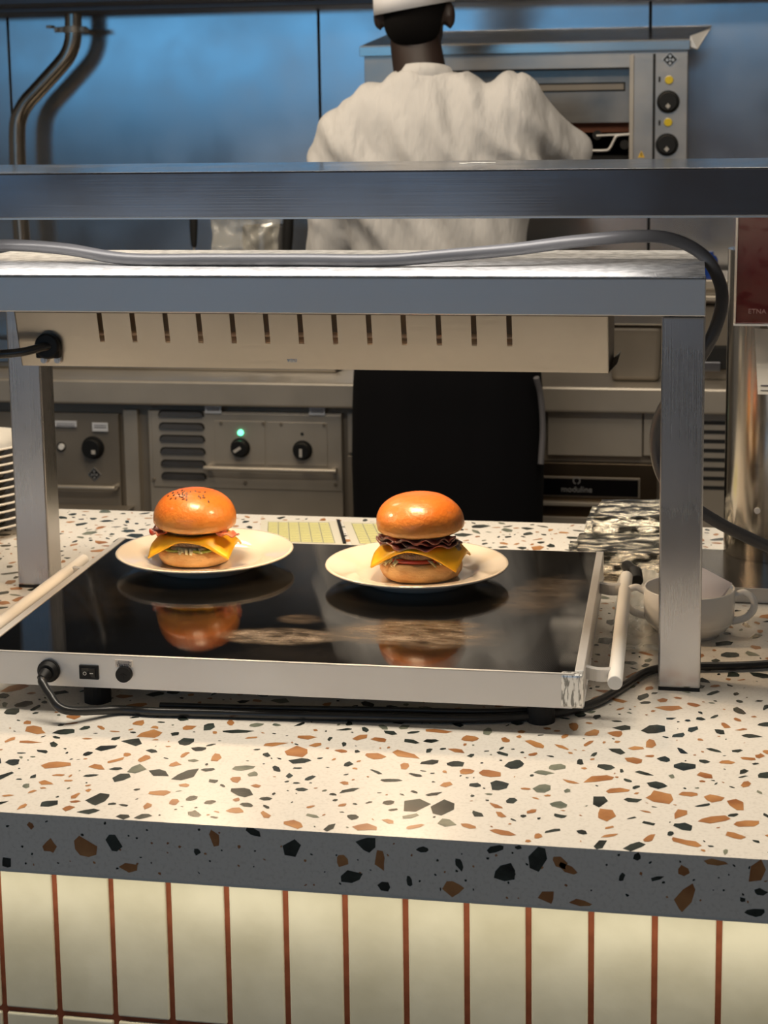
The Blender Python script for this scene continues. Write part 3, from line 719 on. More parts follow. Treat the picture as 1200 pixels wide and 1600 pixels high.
# ------------------------------------------------------------------ order charts
M_chart = mat('laminated paper', (.80, .76, .62), .3, 0, coat=.3)
M_chy = mat('yellow cells', (.84, .80, .36), .4)
def chart(pa, pb, pc, pd, label, bar=False):
    A, Bq, Cq, D = [atz(*p, 0) for p in (pa, pb, pc, pd)]   # front-left, front-right, back-right, back-left
    t = thing('chart_card', label, 'card', (A+Bq+Cq+D)/4, 'yellow chart cards')
    bm = B(); hexa(bm, [p+Z_*.0004 for p in (A, Bq, Cq, D)]+[p+Z_*.0012 for p in (A, Bq, Cq, D)]); obj('card', bm, M_chart, t)
    def q(u, v): return (A*(1-u)+Bq*u)*(1-v)+(D*(1-u)+Cq*u)*v
    KEEP[0] = True
    bm = B(); nx, ny = 6, 12
    for i in range(nx):
        for j in range(ny):
            u0 = .10+.78*i/nx; u1 = u0+.78/nx*.88; v0 = .06+.86*j/ny; v1 = v0+.86/ny*.66
            bm.faces.new([bm.verts.new(q(*c)+Z_*.0015) for c in ((u0, v0), (u1, v0), (u1, v1), (u0, v1))])
    obj('chart_cells', bm, M_chy, t)
    bm = B()
    for i in range(nx+1):
        u0 = .095+.78*i/nx; bm.faces.new([bm.verts.new(q(*c)+Z_*.0014) for c in ((u0-.004, .05), (u0+.004, .05), (u0+.004, .93), (u0-.004, .93))])
    for j in range(ny+1):
        v0 = .05+.86*j/ny; bm.faces.new([bm.verts.new(q(*c)+Z_*.00142) for c in ((.1, v0-.006), (.88, v0-.006), (.88, v0+.006), (.1, v0+.006))])
    obj('chart_lines', bm, mat('olive lines', (.25, .25, .12), .6), t)
    KEEP[0] = False
    return t
chart((405, 848), (541, 852), (528, 815), (408, 814), 'yellow gridded chart card nearer the burger with seeds')
chart((550, 852), (690, 856), (665, 818), (536, 816), 'yellow gridded chart card partly behind the burger with plain bun')
KEEP[0] = False
bm = B(); a, b_, c_, d_ = [atz(*p, 0) for p in ((536, 851), (541, 851), (531, 815), (526, 815))]
hexa(bm, [p+Z_*.0014 for p in (a, b_, c_, d_)]+[p+Z_*.004 for p in (a, b_, c_, d_)])
tagp(obj('divider_strip', bm, M_black, None, base=a), 'thin black strip between the two yellow chart cards', 'strip')

# ------------------------------------------------------------------ cling film packages
M_film = mat('crinkled film', (.40, .37, .31), .16, .85)
noisy(M_film, (.03, .028, .022), (.85, .80, .68), 34, 8, (1, 2.2, 2.2), .44, .58, 1.0, 70)
def crinkle_box(name, pts8, mtl, label, cat, amp=.006, seed=0, group=None, n=26):
    bm = B(); v = hexa(bm, pts8)
    bmesh.ops.bevel(bm, geom=bm.edges[:], offset=.012, segments=2, affect='EDGES')
    bmesh.ops.subdivide_edges(bm, edges=bm.edges[:], cuts=9, use_grid_fill=True)
    zmin = min(p[2] for p in pts8)
    for q in bm.verts:
        p = q.co
        d = noise.noise(Vector((p.x*14+seed, p.y*30, p.z*30)))*amp+abs(noise.noise(Vector((p.x*40, p.y*60+seed, p.z*60))))*amp*.5
        c = sum((Vector(k) for k in pts8), Vector())/8
        q.co = p+(p-c).normalized()*d
        q.co.z = max(q.co.z, zmin+.0005)
    o = obj(name, bm, mtl, None, smooth='all', base=sum((Vector(k) for k in pts8[:4]), Vector())/4)
    return tagp(o, label, cat, group)
fl = atz(925, 870, 0)
crinkle_box('film_wrapped_pack', [(-.180, 2.47, .001), (-.02, 2.45, .001), (-.02, 2.60, .001), (-.190, 2.60, .001), (-.178, 2.485, .036), (-.02, 2.47, .040), (-.02, 2.6, .046), (-.180, 2.6, .042)], M_film, 'shiny film wrapped pack, the nearer and lower of the two beside the hotplate', 'package', .0042, 3, 'film wrapped packs')
crinkle_box('film_wrapped_pack', [(-.165, 2.625, .001), (-.01, 2.625, .001), (-.01, 2.775, .001), (-.165, 2.775, .001), (-.165, 2.64, .052), (-.01, 2.64, .056), (-.01, 2.765, .064), (-.155, 2.765, .06)], M_film, 'film wrapped pack standing behind the lower one, at the counter back edge', 'package', .0035, 8, 'film wrapped packs')
# loose film in front
M_clear = mat('clear film', (.85, .85, .8), .12, 0, trans=.0, alpha=.38, spec=.8)
bm = B(); n = 34; V = []
fa = Vector((-.105, 2.10, 0))
for i in range(n+1):
    row = []
    for j in range(n+1):
        x = -.100+.085*i/n; y = 2.135+.33*j/n
        z = .0025+.010*abs(noise.noise(Vector((x*38, y*30, 1))))+.012*abs(noise.noise(Vector((x*90, y*80, 4))))*(.3+j/n)+.028*max(0, (j/n-.62))
        row.append(bm.verts.new((x+.006*noise.noise(Vector((y*20, 3, 1))), y, z)))
    V.append(row)
for i in range(n):
    for j in range(n): bm.faces.new((V[i][j], V[i+1][j], V[i+1][j+1], V[i][j+1]))
o = obj('loose_film', bm, M_clear, None, smooth='all', base=(-.06, 2.3, .002)); s = o.modifiers.new('s', 'SOLIDIFY'); s.thickness = .0004
tagp(o, 'crumpled clear film lying between the hotplate handle and the two handled cup', 'film')
mk = at(991, 893, 2.33)
bm = B(); cyl(bm, mk+Vector((.004, -.022, -.008)), mk+Vector((0, -.001, 0)), .0095, .011, n=20); cyl(bm, mk+Vector((0, -.005, 0)), mk+Vector((-.012, .05, -.006)), .0085, n=20)
tagp(obj('marker_pen', bm, M_black, None, smooth=True, bev=.0015, base=mk), 'stubby black marker end resting on the film beside the hotplate handle', 'marker')

# ------------------------------------------------------------------ soup cup with sachets
cb = atz(1076, 1003, 0); CC = Vector((cb.x, cb.y+.040, 0))
cup = thing('soup_cup', 'white two handled cup holding paper sachets behind the right shelf leg', 'cup', CC)
r = .0600; hh = .062
bm = B(); lathe(bm, [(0, .003), (.033, .003), (.036, 0), (.040, 0), (.041, .004), (.050, .009), (.0565, .017), (.0575, .019), (.0575, .021), (.0590, .022), (.0596, .034), (r, hh), (r-.001, hh+.0016), (r-.0035, hh+.0005), (.0560, .036), (.054, .024), (.046, .012), (.03, .008), (0, .007)], c=CC, n=72)
obj('bowl', bm, M_porc2, cup, smooth='all')
for s in (-1, 1):
    bm = B()
    a = CC+Vector((s*.0585, -.004*s, .053)); tube(bm, [a+Vector((-s*.002, 0, 0)), a+Vector((s*.012, 0, .006)), a+Vector((s*.024, -.002, -.001)), a+Vector((s*.025, -.002, -.015)), a+Vector((s*.015, 0, -.028)), a+Vector((-s*.003, 0, -.034))], .0048, n=12)
    obj('handle', bm, M_porc2, cup, smooth='all')
M_sach = mat('lilac white sachet', (.66, .64, .70), .55)
for i, (ang, tilt, dx, dy, lab) in enumerate(((20, 34, .012, .0, 'uppermost'), (12, 44, .012, -.004, 'second'), (2, 54, .010, -.008, 'third'), (-6, 64, .006, -.012, 'nearest the rim'))):
    bm = B(); w_, l_ = .029, .046
    n = 8; V = []
    for a in range(n+1):
        row = []
        for b in range(n+1):
            u, v = a/n-.5, b/n-.5
            th = .0022*max(0, (1-(2*u)**4))*max(0, (1-(2*v)**4))
            row.append((Vector((u*w_*2, v*l_, th)), Vector((u*w_*2, v*l_, -th-.0003))))
        V.append(row)
    T = [[bm.verts.new(p[0]) for p in r2] for r2 in V]; Bo = [[bm.verts.new(p[1]) for p in r2] for r2 in V]
    for a in range(n):
        for b in range(n):
            bm.faces.new((T[a][b], T[a+1][b], T[a+1][b+1], T[a][b+1])); bm.faces.new((Bo[a][b], Bo[a][b+1], Bo[a+1][b+1], Bo[a+1][b]))
    for a in range(n):
        bm.faces.new((T[a][0], Bo[a][0], Bo[a+1][0], T[a+1][0])); bm.faces.new((T[a][n], T[a+1][n], Bo[a+1][n], Bo[a][n]))
        bm.faces.new((T[0][a], T[0][a+1], Bo[0][a+1], Bo[0][a])); bm.faces.new((T[n][a], Bo[n][a], Bo[n][a+1], T[n][a+1]))
    o = obj('sachet', bm, M_sach, None, smooth=True, local=True)
    o.location = CC+Vector((dx*.8+.010, dy*.5+.002, .068-i*.0042)); o.rotation_euler = (math.radians(26-i*3), math.radians(20-i*3), math.radians(-24+i*9))
    tagp(o, {0: 'uppermost folded lilac white sachet sticking out of the cup', 1: 'second lilac white sachet from the top in the cup', 2: 'third lilac white sachet from the top in the cup', 3: 'lowest lilac white sachet in the cup, against its front rim'}[i], 'sachet', 'paper sachets in the cup')

# ------------------------------------------------------------------ column terminal at the right
tw = thing('steel_column_unit', 'chrome column with dark red head standing on a flat steel base at right edge', 'dispenser', (.19, 2.55, 0))
bf = atz(1150, 941, 0).y; bb = atz(1100, 858, .02).y
M_chrome = steel('column steel', (.62, .58, .52), .16, .05, (80, 80, 1), .01, .08)
bm = B(); box(bm, -.01, .45, bf, bb, .0, .0205); obj('base_plate', bm, noisy(mat('greasy base top', (.1, .09, .07), .25, .8), (.06, .05, .04), (.16, .14, .11), 14), tw, bev=.0015)
bm = B(); box(bm, -.012, .452, bf-.0025, bf-.0003, .001, .0215); obj('base_edge', bm, M_alu, tw)
cr_ = .075; cxl = at(1130, 860, 2.60).x; CCX = cxl+cr_
zt = at(1160, 505, 2.5).z
bm = B(); cyl(bm, (CCX, 2.60, .021), (CCX, 2.60, zt+.1), cr_, n=72); col = obj('column', bm, M_chrome, tw, smooth=True)
sc = at(1183, 798, 2.53); bm = B(); cyl(bm, (sc.x, 2.528, sc.z), (sc.x, 2.54, sc.z), .0045, n=14); obj('screw', bm, M_alu, col, smooth=True)
bm = B(); tube(bm, [(CCX-.005, 2.5226, .09), (CCX+.0, 2.521, .075), (CCX+.02, 2.523, .07)], .001, n=6); obj('dent_line', bm, M_steeld, col)
# red tilted head
ph0 = at(1148, 506, 2.49); ph1 = at(1157, 332, 2.42)
bm = B(); hexa(bm, [(ph0.x, 2.49, ph0.z), (ph0.x+.3, 2.49, ph0.z), (ph0.x+.3, 2.66, ph0.z), (ph0.x, 2.66, ph0.z), (ph0.x, 2.43, ph1.z), (ph0.x+.3, 2.43, ph1.z), (ph0.x+.3, 2.66, ph1.z), (ph0.x, 2.66, ph1.z)])
hd = obj('red_head', bm, [M_red], tw, bev=.002, label='dark red glossy head')
bm = B(); 
for (za, ya, zb_, yb_) in ((ph0.z, 2.4885, ph1.z, 2.4285),):
    hexa(bm, [(ph0.x-.002, ya, za), (ph0.x+.001, ya-.001, za), (ph0.x+.001, ya+.004, za), (ph0.x-.002, ya+.004, za), (ph0.x-.002, yb_, zb_), (ph0.x+.001, yb_-.001, zb_), (ph0.x+.001, yb_+.004, zb_), (ph0.x-.002, yb_+.004, zb_)])
box(bm, ph0.x-.002, ph0.x+.3, 2.4875, 2.492, ph0.z-.0025, ph0.z)
obj('head_trim', bm, M_alu, hd)
tl = (ph0.z+.02); text_mesh('maker_text', 'ETNA', .010, (at(1183, 487, 2.48).x, 2.4815, at(1183, 487, 2.48).z), M_pink, hd, rx=PI/2+.3)
pn = at(1184, 512, 2.515)
bm = B(); hexa(bm, [(pn.x+.002, 2.5195, at(1190, 617, 2.515).z), (pn.x+.06, 2.5195, at(1190, 617, 2.515).z), (pn.x+.06, 2.5203, at(1190, 617, 2.515).z), (pn.x+.002, 2.5203, at(1190, 617, 2.515).z), (pn.x-.004, 2.5195, pn.z-.002), (pn.x+.06, 2.5195, pn.z-.002), (pn.x+.06, 2.5203, pn.z-.002), (pn.x-.004, 2.5203, pn.z-.002)])
nt = thing('paper_note', 'pale paper note taped on the chrome column under the red head', 'note', (pn.x+.02, 2.52, pn.z-.05))
obj('paper', bm, mat('note paper', (.72, .70, .64), .7), nt)
bm = B(); box(bm, pn.x+.006, pn.x+.05, 2.5188, 2.5194, at(1190, 604, 2.515).z, at(1190, 602, 2.515).z); box(bm, pn.x+.006, pn.x+.05, 2.5188, 2.5194, at(1190, 611, 2.515).z, at(1190, 610, 2.515).z); obj('writing', bm, M_print, nt)

# ------------------------------------------------------------------ kitchen range
KY = 4.25
rg = thing('cooking_range', 'long steel cooking range with knobs and louvres along the back wall', 'range', (-.8, 4.5, FZ))
def kz(y): return at(450, y, KY).z+0
ztop = at(450, 598, KY-.03).z; zlow = at(450, 637, KY-.03).z
bm = B(); box(bm, -2.6, .9, KY-.03, WY-.005, zlow, ztop); wt = obj('worktop', bm, M_steel, rg, bev=.006)
# raised back ledge and light rims on the worktop
bm = B(); box(bm, -2.3, -.93, 4.40, 4.85, ztop, ztop+.018); obj('hob_plate', bm, steel('hob', (.38, .36, .33), .3, .06, (2, 2, 2)), rg, bev=.006)
bm = B(); box(bm, -2.6, .9, KY+.02, WY-.01, FZ+.12, zlow); obj('range_body', bm, M_steeld, rg)
def panel(x0, y0, x1, y1, m, dy=0, th=.02, name='panel', par=rg, bev=.0015):
    a = at(x0, y0, KY+dy); b = at(x1, y1, KY+dy)
    bm = B(); box(bm, a.x, b.x, KY+dy, KY+dy+th, b.z, a.z); return obj(name, bm, m, par, bev=bev)
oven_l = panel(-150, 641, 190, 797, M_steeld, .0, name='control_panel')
for (a, b) in ((192, 227),): panel(a, 640, b, 1000, M_steel, .002, name='post_panel')
mid = panel(231, 641, 540, 1000, M_steel, 0, name='front_panel')
m2 = panel(236, 644, 535, 768, M_steel, -.003, .003, 'control_panel')
s1_ = panel(334, 657, 415, 727, M_steel, -.005, .002, 'knob_plate'); s2_ = panel(417, 659, 512, 729, M_steel, -.005, .002, 'knob_plate')
panel(543, 645, 553, 708, M_steel, .004, name='post_panel'); panel(543, 712, 556, 1000, M_steeld, .004, name='post_panel')
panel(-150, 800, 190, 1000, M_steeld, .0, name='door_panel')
def lbox(x0, y0, x1, y1, dy, th, m, par, name, label=None, bev=0):
    a = at(x0, y0, KY+dy); b = at(x1, y1, KY+dy); bm = B(); box(bm, a.x, b.x, KY+dy-th, KY+dy, b.z, a.z); return obj(name, bm, m, par, bev=bev, label=label)
for (a, y, b, y2) in ((85, 657, 120, 667), (144, 660, 169, 674), (320, 633, 346, 646), (483, 636, 508, 649)):
    q = lbox(a, y, b, y2, -.006, .0015, M_label, rg, 'paper_label', 'small white printed label')
    lbox(a+3, y+4, b-3, y+5.5, -.0078, .0003, M_print, q, 'print_line')
    lbox(a+3, y+7, b-3, y+9, -.0078, .0003, M_print, q, 'print_line')
KR = 17/600
def knob(px, py, dy, r, par, ang, small=False, Yk=KY, name='knob', diamond=False):
    p = at(px, py, Yk+dy); bm = B()
    cyl(bm, p, p+Vector((0, -.006, 0)), r, n=36); cyl(bm, p+Vector((0, -.006, 0)), p+Vector((0, -.024, 0)), r*.86, r*.80, n=36)
    k = obj(name, bm, M_black, par, smooth=True, bev=.0015)
    c, s = math.cos(ang), math.sin(ang)
    def R_(u, v): return (p.x+u*c-v*s, 0, p.z+u*s+v*c)
    a = r*.5
    if diamond: pts = [R_(0, -a*.25), R_(a*.45, -a*.75), R_(0, -a*1.25), R_(-a*.45, -a*.75)]
    else: pts = [R_(-a*.3, -a*1.1), R_(a*.3, -a*1.1), R_(a*.3, a*.55), R_(-a*.3, a*.55)]
    bm = B(); prism(bm, [(q[0], p.y-.0262, q[2]) for q in pts], (0, .002, 0)); obj('pointer', bm, mat('pointer grey', (.45, .43, .4), .5), k)
    return k
knob(146, 699, 0, .031, rg, .8, diamond=True)
knob(376, 699, -.005, .026, rg, -1.0); knob(473, 703, -.005, .026, rg, 0)
def dot(px, py, dy, r, m, par, name, th=.006, Yk=KY, label=None):
    p = at(px, py, Yk+dy); bm = B(); cyl(bm, p+Vector((0, .001, 0)), p+Vector((0, -th, 0)), r, r*.85, n=20); return obj(name, bm, m, par, smooth=True, label=label)
dot(376, 676, -.005, .008, M_green, rg, 'indicator_light', label='lit green indicator light')
dot(472, 678, -.005, .0045, M_blackm, rg, 'indicator_light', .002, label='unlit dark indicator hole')
b_ = dot(96, 698, 0, .013, M_black, rg, 'push_button'); dot(96, 698, -.006, .009, M_white, b_, 'button_cap', .004)
for (x, y) in ((345, 661), (411, 662), (439, 663), (506, 664), (376, 636), (522, 639), (524, 757), (383, 754), (236, 635), (240, 749)): dot(x, y, -.006, .0048, M_steeld, rg, 'rivet', .002)
# louvres
for i in range(6):
    y = 640+i*19.4
    a = at(247+i*1.0, y, KY-.004); b = at(319+i*.8, y+11.5, KY-.004)
    bm = B(); w_ = b.x-a.x; h_ = a.z-b.z
    pts = [(a.x, 0, b.z), (b.x, 0, b.z)]+[(b.x-.012+.012*math.cos(t), 0, a.z-.012+.012*math.sin(t)) for t in [k*PI/8 for k in range(5)]]+[(a.x+.012+.012*math.cos(t), 0, a.z-.012+.012*math.sin(t)) for t in [PI/2+k*PI/8 for k in range(5)]]
    prism(bm, [(p[0], KY-.0035, p[2]) for p in pts], (0, -.0012, 0), 0)
    prism(bm, [(a.x+.004+(p[0]-a.x)*.94, KY-.0049, b.z+.0005+(p[2]-b.z)*.72) for p in pts], (0, -.006, 0), 1)
    obj('louvre', bm, [M_blackm, steel('louvre steel', (.25, .23, .21), .45)], rg)
def bar(x0, x1, y, dy=-.0):
    a = at(x0, y, KY+dy); b = at(x1, y+1, KY+dy); o_ = Vector((0, -.03, 0)); bm = B()
    z = (a.z+b.z)/2; a.z = z; b.z = z
    tube(bm, [a, a+Vector((.004, -.022, 0)), a+Vector((.02, -.03, 0)), b+Vector((-.02, -.03, 0)), b+Vector((-.004, -.022, 0)), b], .0065, n=12, k=6)
    return obj('handle_bar', bm, M_steel, rg, smooth=True)
bar(328, 524, 730); bar(40, 184, 757)
# lower left shelf lip
a = at(-150, 780, KY); b = at(210, 792, KY); bm = B(); box(bm, a.x, b.x, KY-.05, KY, b.z-.002, a.z); obj('shelf_lip', bm, M_steeld, rg, bev=.002)
# emblem
def emblem(px, py, r, Yk, par):
    p = at(px, py, Yk); bm = B()
    def dm(cx, cz, a, b, y, mi, th=.001):
        prism(bm, [(p.x+cx, y, p.z+cz-a), (p.x+cx+b, y, p.z+cz), (p.x+cx, y, p.z+cz+a), (p.x+cx-b, y, p.z+cz)], (0, -th, 0), mi)
    dm(0, 0, r, r, Yk, 0, .002); dm(0, 0, r*.86, r*.86, Yk-.0021, 1); 
    for (cx, cz) in ((0, .42), (-.36, -.05), (.36, -.05), (0, -.45)): dm(cx*r, cz*r, r*.24, r*.2, Yk-.0032, 0)
    dm(0, 0, r*.16, r*.16, Yk-.0032, 0)
    return obj('maker_emblem', bm, [mat('emblem silver', (.6, .58, .54), .3, .8), M_black], par)
emblem(148, 741, .019, KY, rg)
# right part of the range
panel(856, 643, 1003, 714, M_steel, 0, name='front_panel'); panel(1006, 643, 1096, 714, M_steel, 0, name='front_panel')
panel(1098, 643, 1400, 1000, M_steel, 0, name='front_panel')
for i in range(8):
    y = 657+i*14.5; lbox(1085, y, 1134, y+6.5, -.0, .002, M_blackm, rg, 'vent_slot')
mo = thing('drawer_oven', 'dark brown steel drawer oven with black display under the range', 'oven', (-.3, 4.5, FZ+.12))
M_brown = steel('brown steel', (.16, .12, .08), .35, .05, (2, 60, 60), .02, .1)
# the oven front sits before the range body
def mbox(x0, y0, x1, y1, ya, yb, m, par, name, bev=.001, label=None):
    a = at(x0, y0, ya); b = at(x1, y1, ya); bm = B(); box(bm, a.x, b.x, ya, yb, b.z, a.z); return obj(name, bm, m, par, bev=bev, label=label)
mbox(560, 716, 1024, 1000, KY-.012, KY+.0195, M_brown, mo, 'body')
mbox(600, 738, 1000, 779, KY-.016, KY-.0125, M_steeld, mo, 'display_frame')
dp = mbox(604, 741, 997, 777, KY-.020, KY-.0165, mat('display black', (.003, .003, .004), .12), mo, 'display', label='black glass display strip')
mbox(600, 783, 998, 788, KY-.03, KY-.0125, M_steel, mo, 'handle_lip')
mbox(600, 800, 950, 860, KY-.02, KY-.0125, M_steel, mo, 'drawer_front')
text_mesh('brand_text', 'moduline', .021, at(901, 765, KY-.021), mat('logo grey', (.22, .22, .22), .5), dp)
bm = B(); c = at(901, 751, KY-.021)
for i in range(24):
    if i in (17, 18): continue
    t0, t1 = 2*PI*i/24, 2*PI*(i+1)/24
    bm.faces.new([bm.verts.new((c.x+r*math.cos(t), c.y, c.z+r*math.sin(t))) for r, t in ((.0095, t0), (.0095, t1), (.0072, t1), (.0072, t0))])
obj('logo_ring', bm, mat('logo grey ring', (.22, .22, .22), .5), dp)

# things on the range worktop
def pan(name, x0, x1, ytop, ybot, Y0, Y1, m, label, cat):
    a = at(x0, ybot, Y0); b = at(x1, ytop, Y0); z0 = ztop+.0005; z1 = b.z
    t = thing(name, label, cat, ((a.x+b.x)/2, (Y0+Y1)/2, z0))
    bm = B(); vs = box(bm, a.x+.008, b.x-.008, Y0+.008, Y1-.008, z0, z1-.004)
    for v in vs[4:]: v.co.x += .008 if v.co.x > (a.x+b.x)/2 else -.008
    bm.faces.ensure_lookup_table()
    o = obj('body', bm, m, t, bev=.014, seg=4)
    bm = B(); box(bm, a.x-.006, b.x+.006, Y0-.006, Y1+.006, z1-.004, z1); obj('rim', bm, m, t, bev=.0015)
    return t
pan('steel_container', 950, 1036, 506, 596, 4.30, 4.52, M_steeld, 'deep steel food container on the range worktop right of the chef', 'container')
# raised steel bench unit to the right with black device
eq = thing('countertop_grill', 'steel countertop appliance with dark front at the right end of the range', 'appliance', (.25, 4.55, ztop))
e0 = at(1062, 500, 4.35)
bm = B(); box(bm, e0.x, e0.x+.6, 4.36, 4.8, ztop+.0005, at(1120, 478, 4.35).z); obj('body', bm, M_steeld, eq, bev=.004)
mb = at(1120, 472, 4.32); bm = B(); box(bm, e0.x-.01, e0.x+.62, 4.33, 4.42, mb.z, at(1120, 463, 4.32).z); box(bm, e0.x-.01, e0.x+.62, 4.36, 4.44, at(1120, 455, 4.32).z, at(1120, 440, 4.32).z); box(bm, e0.x+.01, e0.x+.6, 4.38, 4.8, mb.z-.012, at(1120, 450, 4.32).z); obj('top_rails', bm, M_steel, eq, bev=.003)
a = at(1096, 540, 4.35); b = at(1136, 583, 4.35); bm = B(); box(bm, a.x-.05, b.x+.02, 4.335, 4.359, b.z+.01, a.z); obj('black_front', bm, M_blackm, eq, bev=.004)
a = at(1096, 565, 4.33); b = at(1126, 580, 4.33); bm = B(); box(bm, a.x, b.x, 4.325, 4.3345, b.z, a.z); obj('grey_switch_plate', bm, steel('sp', (.2, .2, .22), .4), eq, bev=.002)
bp = at(1112, 468, 4.36)
bm = B(); zb0 = at(1120, 440, 4.34).z
zb1 = at(1115, 400, 4.4).z
bm = B(); cx_ = at(1109, 430, 4.40).x
lathe(bm, [(0, 0), (.018, 0), (.02, .004), (.02, .05), (.016, .058), (.009, .062), (.009, .070), (0, .070)], c=(cx_, 4.40, zb0+.0005), n=28)
tagp(obj('blue_bottle', bm, mat('blue plastic', (.008, .05, .30), .35), None, smooth=True, base=(cx_, 4.4, zb0)), 'small blue bottle just right of the pass shelf corner', 'bottle')

# utensil pot, ladles and film bag
zt_ = at(400, 300, 4.6).z
pt = thing('utensil_pot', 'tall steel pot behind the shelf left of the chef', 'pot', (at(400, 400, 4.62).x, 4.62, ztop+.018))
pc = at(404, 380, 4.62); pz = at(404, 352, 4.62).z
bm = B(); lathe(bm, [(0, 0), (.060, 0), (.064, .004), (.064, pz-ztop-.022), (.068, pz-ztop-.018), (.064, pz-ztop-.018), (.060, pz-ztop-.026), (.060, .006), (0, .006)], c=(pc.x+.02, 4.62, ztop+.0185), n=48)
obj('body', bm, M_wallsteel, pt, smooth=True)
for (xt, xb, yb, nm, lb_) in ((302, 303, 386, 'ladle', 'ladle with thin black handle left of the film bag'), (452, 447, 420, 'spatula', 'utensil with thick black handle right of the steel pot beside the chef')):
    a = at(xt, 318, 4.52); b = at(xb, yb, 4.52)
    t = thing(nm, lb_, 'utensil', (b.x, 4.52, ztop+.018), 'black handled utensils')
    bm = B(); r0 = .0115 if nm == 'ladle' else .015
    tube(bm, [a, (a+b)/2, b], lambda q: r0*(.75+.25*math.sin(PI*min(1, q*1.02)+.2)) if q < .97 else r0*.55, n=14); obj('handle', bm, M_blackm, t, smooth=True)
    bm = B(); e = Vector((b.x, 4.52, ztop+.025)); cyl(bm, b+Vector((0, 0, .01)), e, .003, n=8); lathe(bm, [(0, 0), (.03, .001), (.036, .012), (.034, .012), (.028, .004), (0, .003)], c=(e.x, 4.52, ztop+.0186), n=24); obj('rod', bm, M_steel, t)
bm = B(); n = 26; V = []
pa_ = at(322, 350, 4.5); pb_ = at(440, 350, 4.5); zl = at(380, 415, 4.5).z; zh = at(380, 322, 4.5).z
for i in range(n+1):
    row = []
    for j in range(n+1):
        u, v = i/n, j/n; x = pa_.x+(pb_.x-pa_.x)*u+ (1-v)*.03*(1-u*1.6); z = zl+(zh-zl)*v
        row.append(bm.verts.new((x, 4.50+.05*noise.noise(Vector((x*14, z*14, 1)))+.02*noise.noise(Vector((x*45, z*40, 2))), z)))
    V.append(row)
for i in range(n):
    for j in range(n): bm.faces.new((V[i][j], V[i+1][j], V[i+1][j+1], V[i][j+1]))
o = obj('film_bag', bm, mat('bag film', (.8, .78, .7), .12, 0, alpha=.28, spec=.9), None, smooth='all', base=((pa_.x+pb_.x)/2, 4.5, zl)); s = o.modifiers.new('s', 'SOLIDIFY'); s.thickness = .0006
tagp(o, 'crumpled clear film bag draped in front of the steel pot', 'bag')

# ------------------------------------------------------------------ pipe
PYp = 4.79
pp = thing('steel_pipe', 'bent steel pipe clamped to the back wall at upper left', 'pipe', at(30, 300, PYp))
def pt_(x, y): return at(x, y, PYp)
bm = B(); tube(bm, [pt_(114, -120), pt_(114, -20), pt_(114.5, 40), pt_(114, 62), pt_(108, 82), pt_(96, 100), pt_(60, 140), pt_(42, 160), pt_(31, 180), pt_(27, 204), pt_(28, 260), pt_(32, 340), pt_(36, 400), pt_(42, 560)], .0245, n=24, k=6)
obj('tube', bm, steel('pipe steel', (.42, .38, .33), .22, .05, (80, 80, 1)), pp, smooth=True)
c = pt_(114, 46); bm = B(); cyl(bm, c+Vector((0, 0, .009)), c+Vector((0, 0, -.009)), .0285, n=28); box(bm, c.x-.055, c.x+.04, c.y-.004, c.y+.004, c.z-.008, c.z+.008); box(bm, c.x-.07, c.x-.055, c.y-.03, c.y+.002, c.z+.004, c.z+.012)
cyl(bm, c+Vector((.034, -.02, 0)), c+Vector((.034, .02, 0)), .007, n=8); cyl(bm, c+Vector((-.045, -.02, 0)), c+Vector((-.045, .02, 0)), .006, n=8); cyl(bm, c+Vector((0, .02, 0)), Vector((c.x, WY, c.z)), .006, n=10)
obj('clamp', bm, M_steel, pp)

# ------------------------------------------------------------------ grill oven on wall
OY = 4.42
ov = thing('wall_grill', 'steel salamander grill with two black knobs mounted on the wall at upper right', 'grill', (at(820, 300, OY).x, 4.65, at(820, 320, OY).z))
zb_ = at(820, 318, OY).z; zt1 = at(820, 70, OY).z
xl = at(570, 150, OY).x; xr = at(1074, 150, OY).x
def o2(x, y): return at(x, y, OY)
opx0, opx1 = at(640, 150, OY).x, at(985, 150, OY).x
opz1, opz0 = at(900, 107, OY).z, at(900, 252, OY).z
bm = B()
box(bm, xl, opx0, OY, OY+.02, zb_, zt1); box(bm, opx1, xr, OY, OY+.02, zb_, zt1); box(bm, opx0, opx1, OY, OY+.02, opz1, zt1); box(bm, opx0, opx1, OY, OY+.02, zb_, opz0)
box(bm, xl, xl+.004, OY+.02, WY-.005, zb_, zt1); box(bm, xr-.004, xr, OY+.02, WY-.005, zb_, zt1); box(bm, xl, xr, OY+.02, WY-.005, zb_, zb_+.004); box(bm, xl, xr, WY-.009, WY-.005, zb_, zt1); box(bm, opx1, opx1+.004, OY+.02, WY-.01, opz0, opz1)
body = obj('body', bm, M_oven, ov, bev=.001)
bm = B(); lipz = at(820, 83, OY-.012).z
box(bm, xl-.01, xr+.005, OY-.014, OY-.0005, lipz, zt1+.002)
box(bm, xl-.01, xr+.005, OY-.014, OY+.02, zt1+.001, zt1+.004)
zq = at(1100, 41, WY-.01).z
hexa(bm, [(xl-.01, OY, zt1+.003), (xr+.005, OY, zt1+.003), (xr+.062, WY-.004, zq), (xl-.01, WY-.004, zq), (xl-.01, OY, zt1+.006), (xr+.005, OY, zt1+.006), (xr+.062, WY-.004, zq+.003), (xl-.01, WY-.004, zq+.003)])
obj('top_cover', bm, steel('cover steel', (.62, .57, .5), .2, .05, (2, 60, 60)), ov, bev=.001)
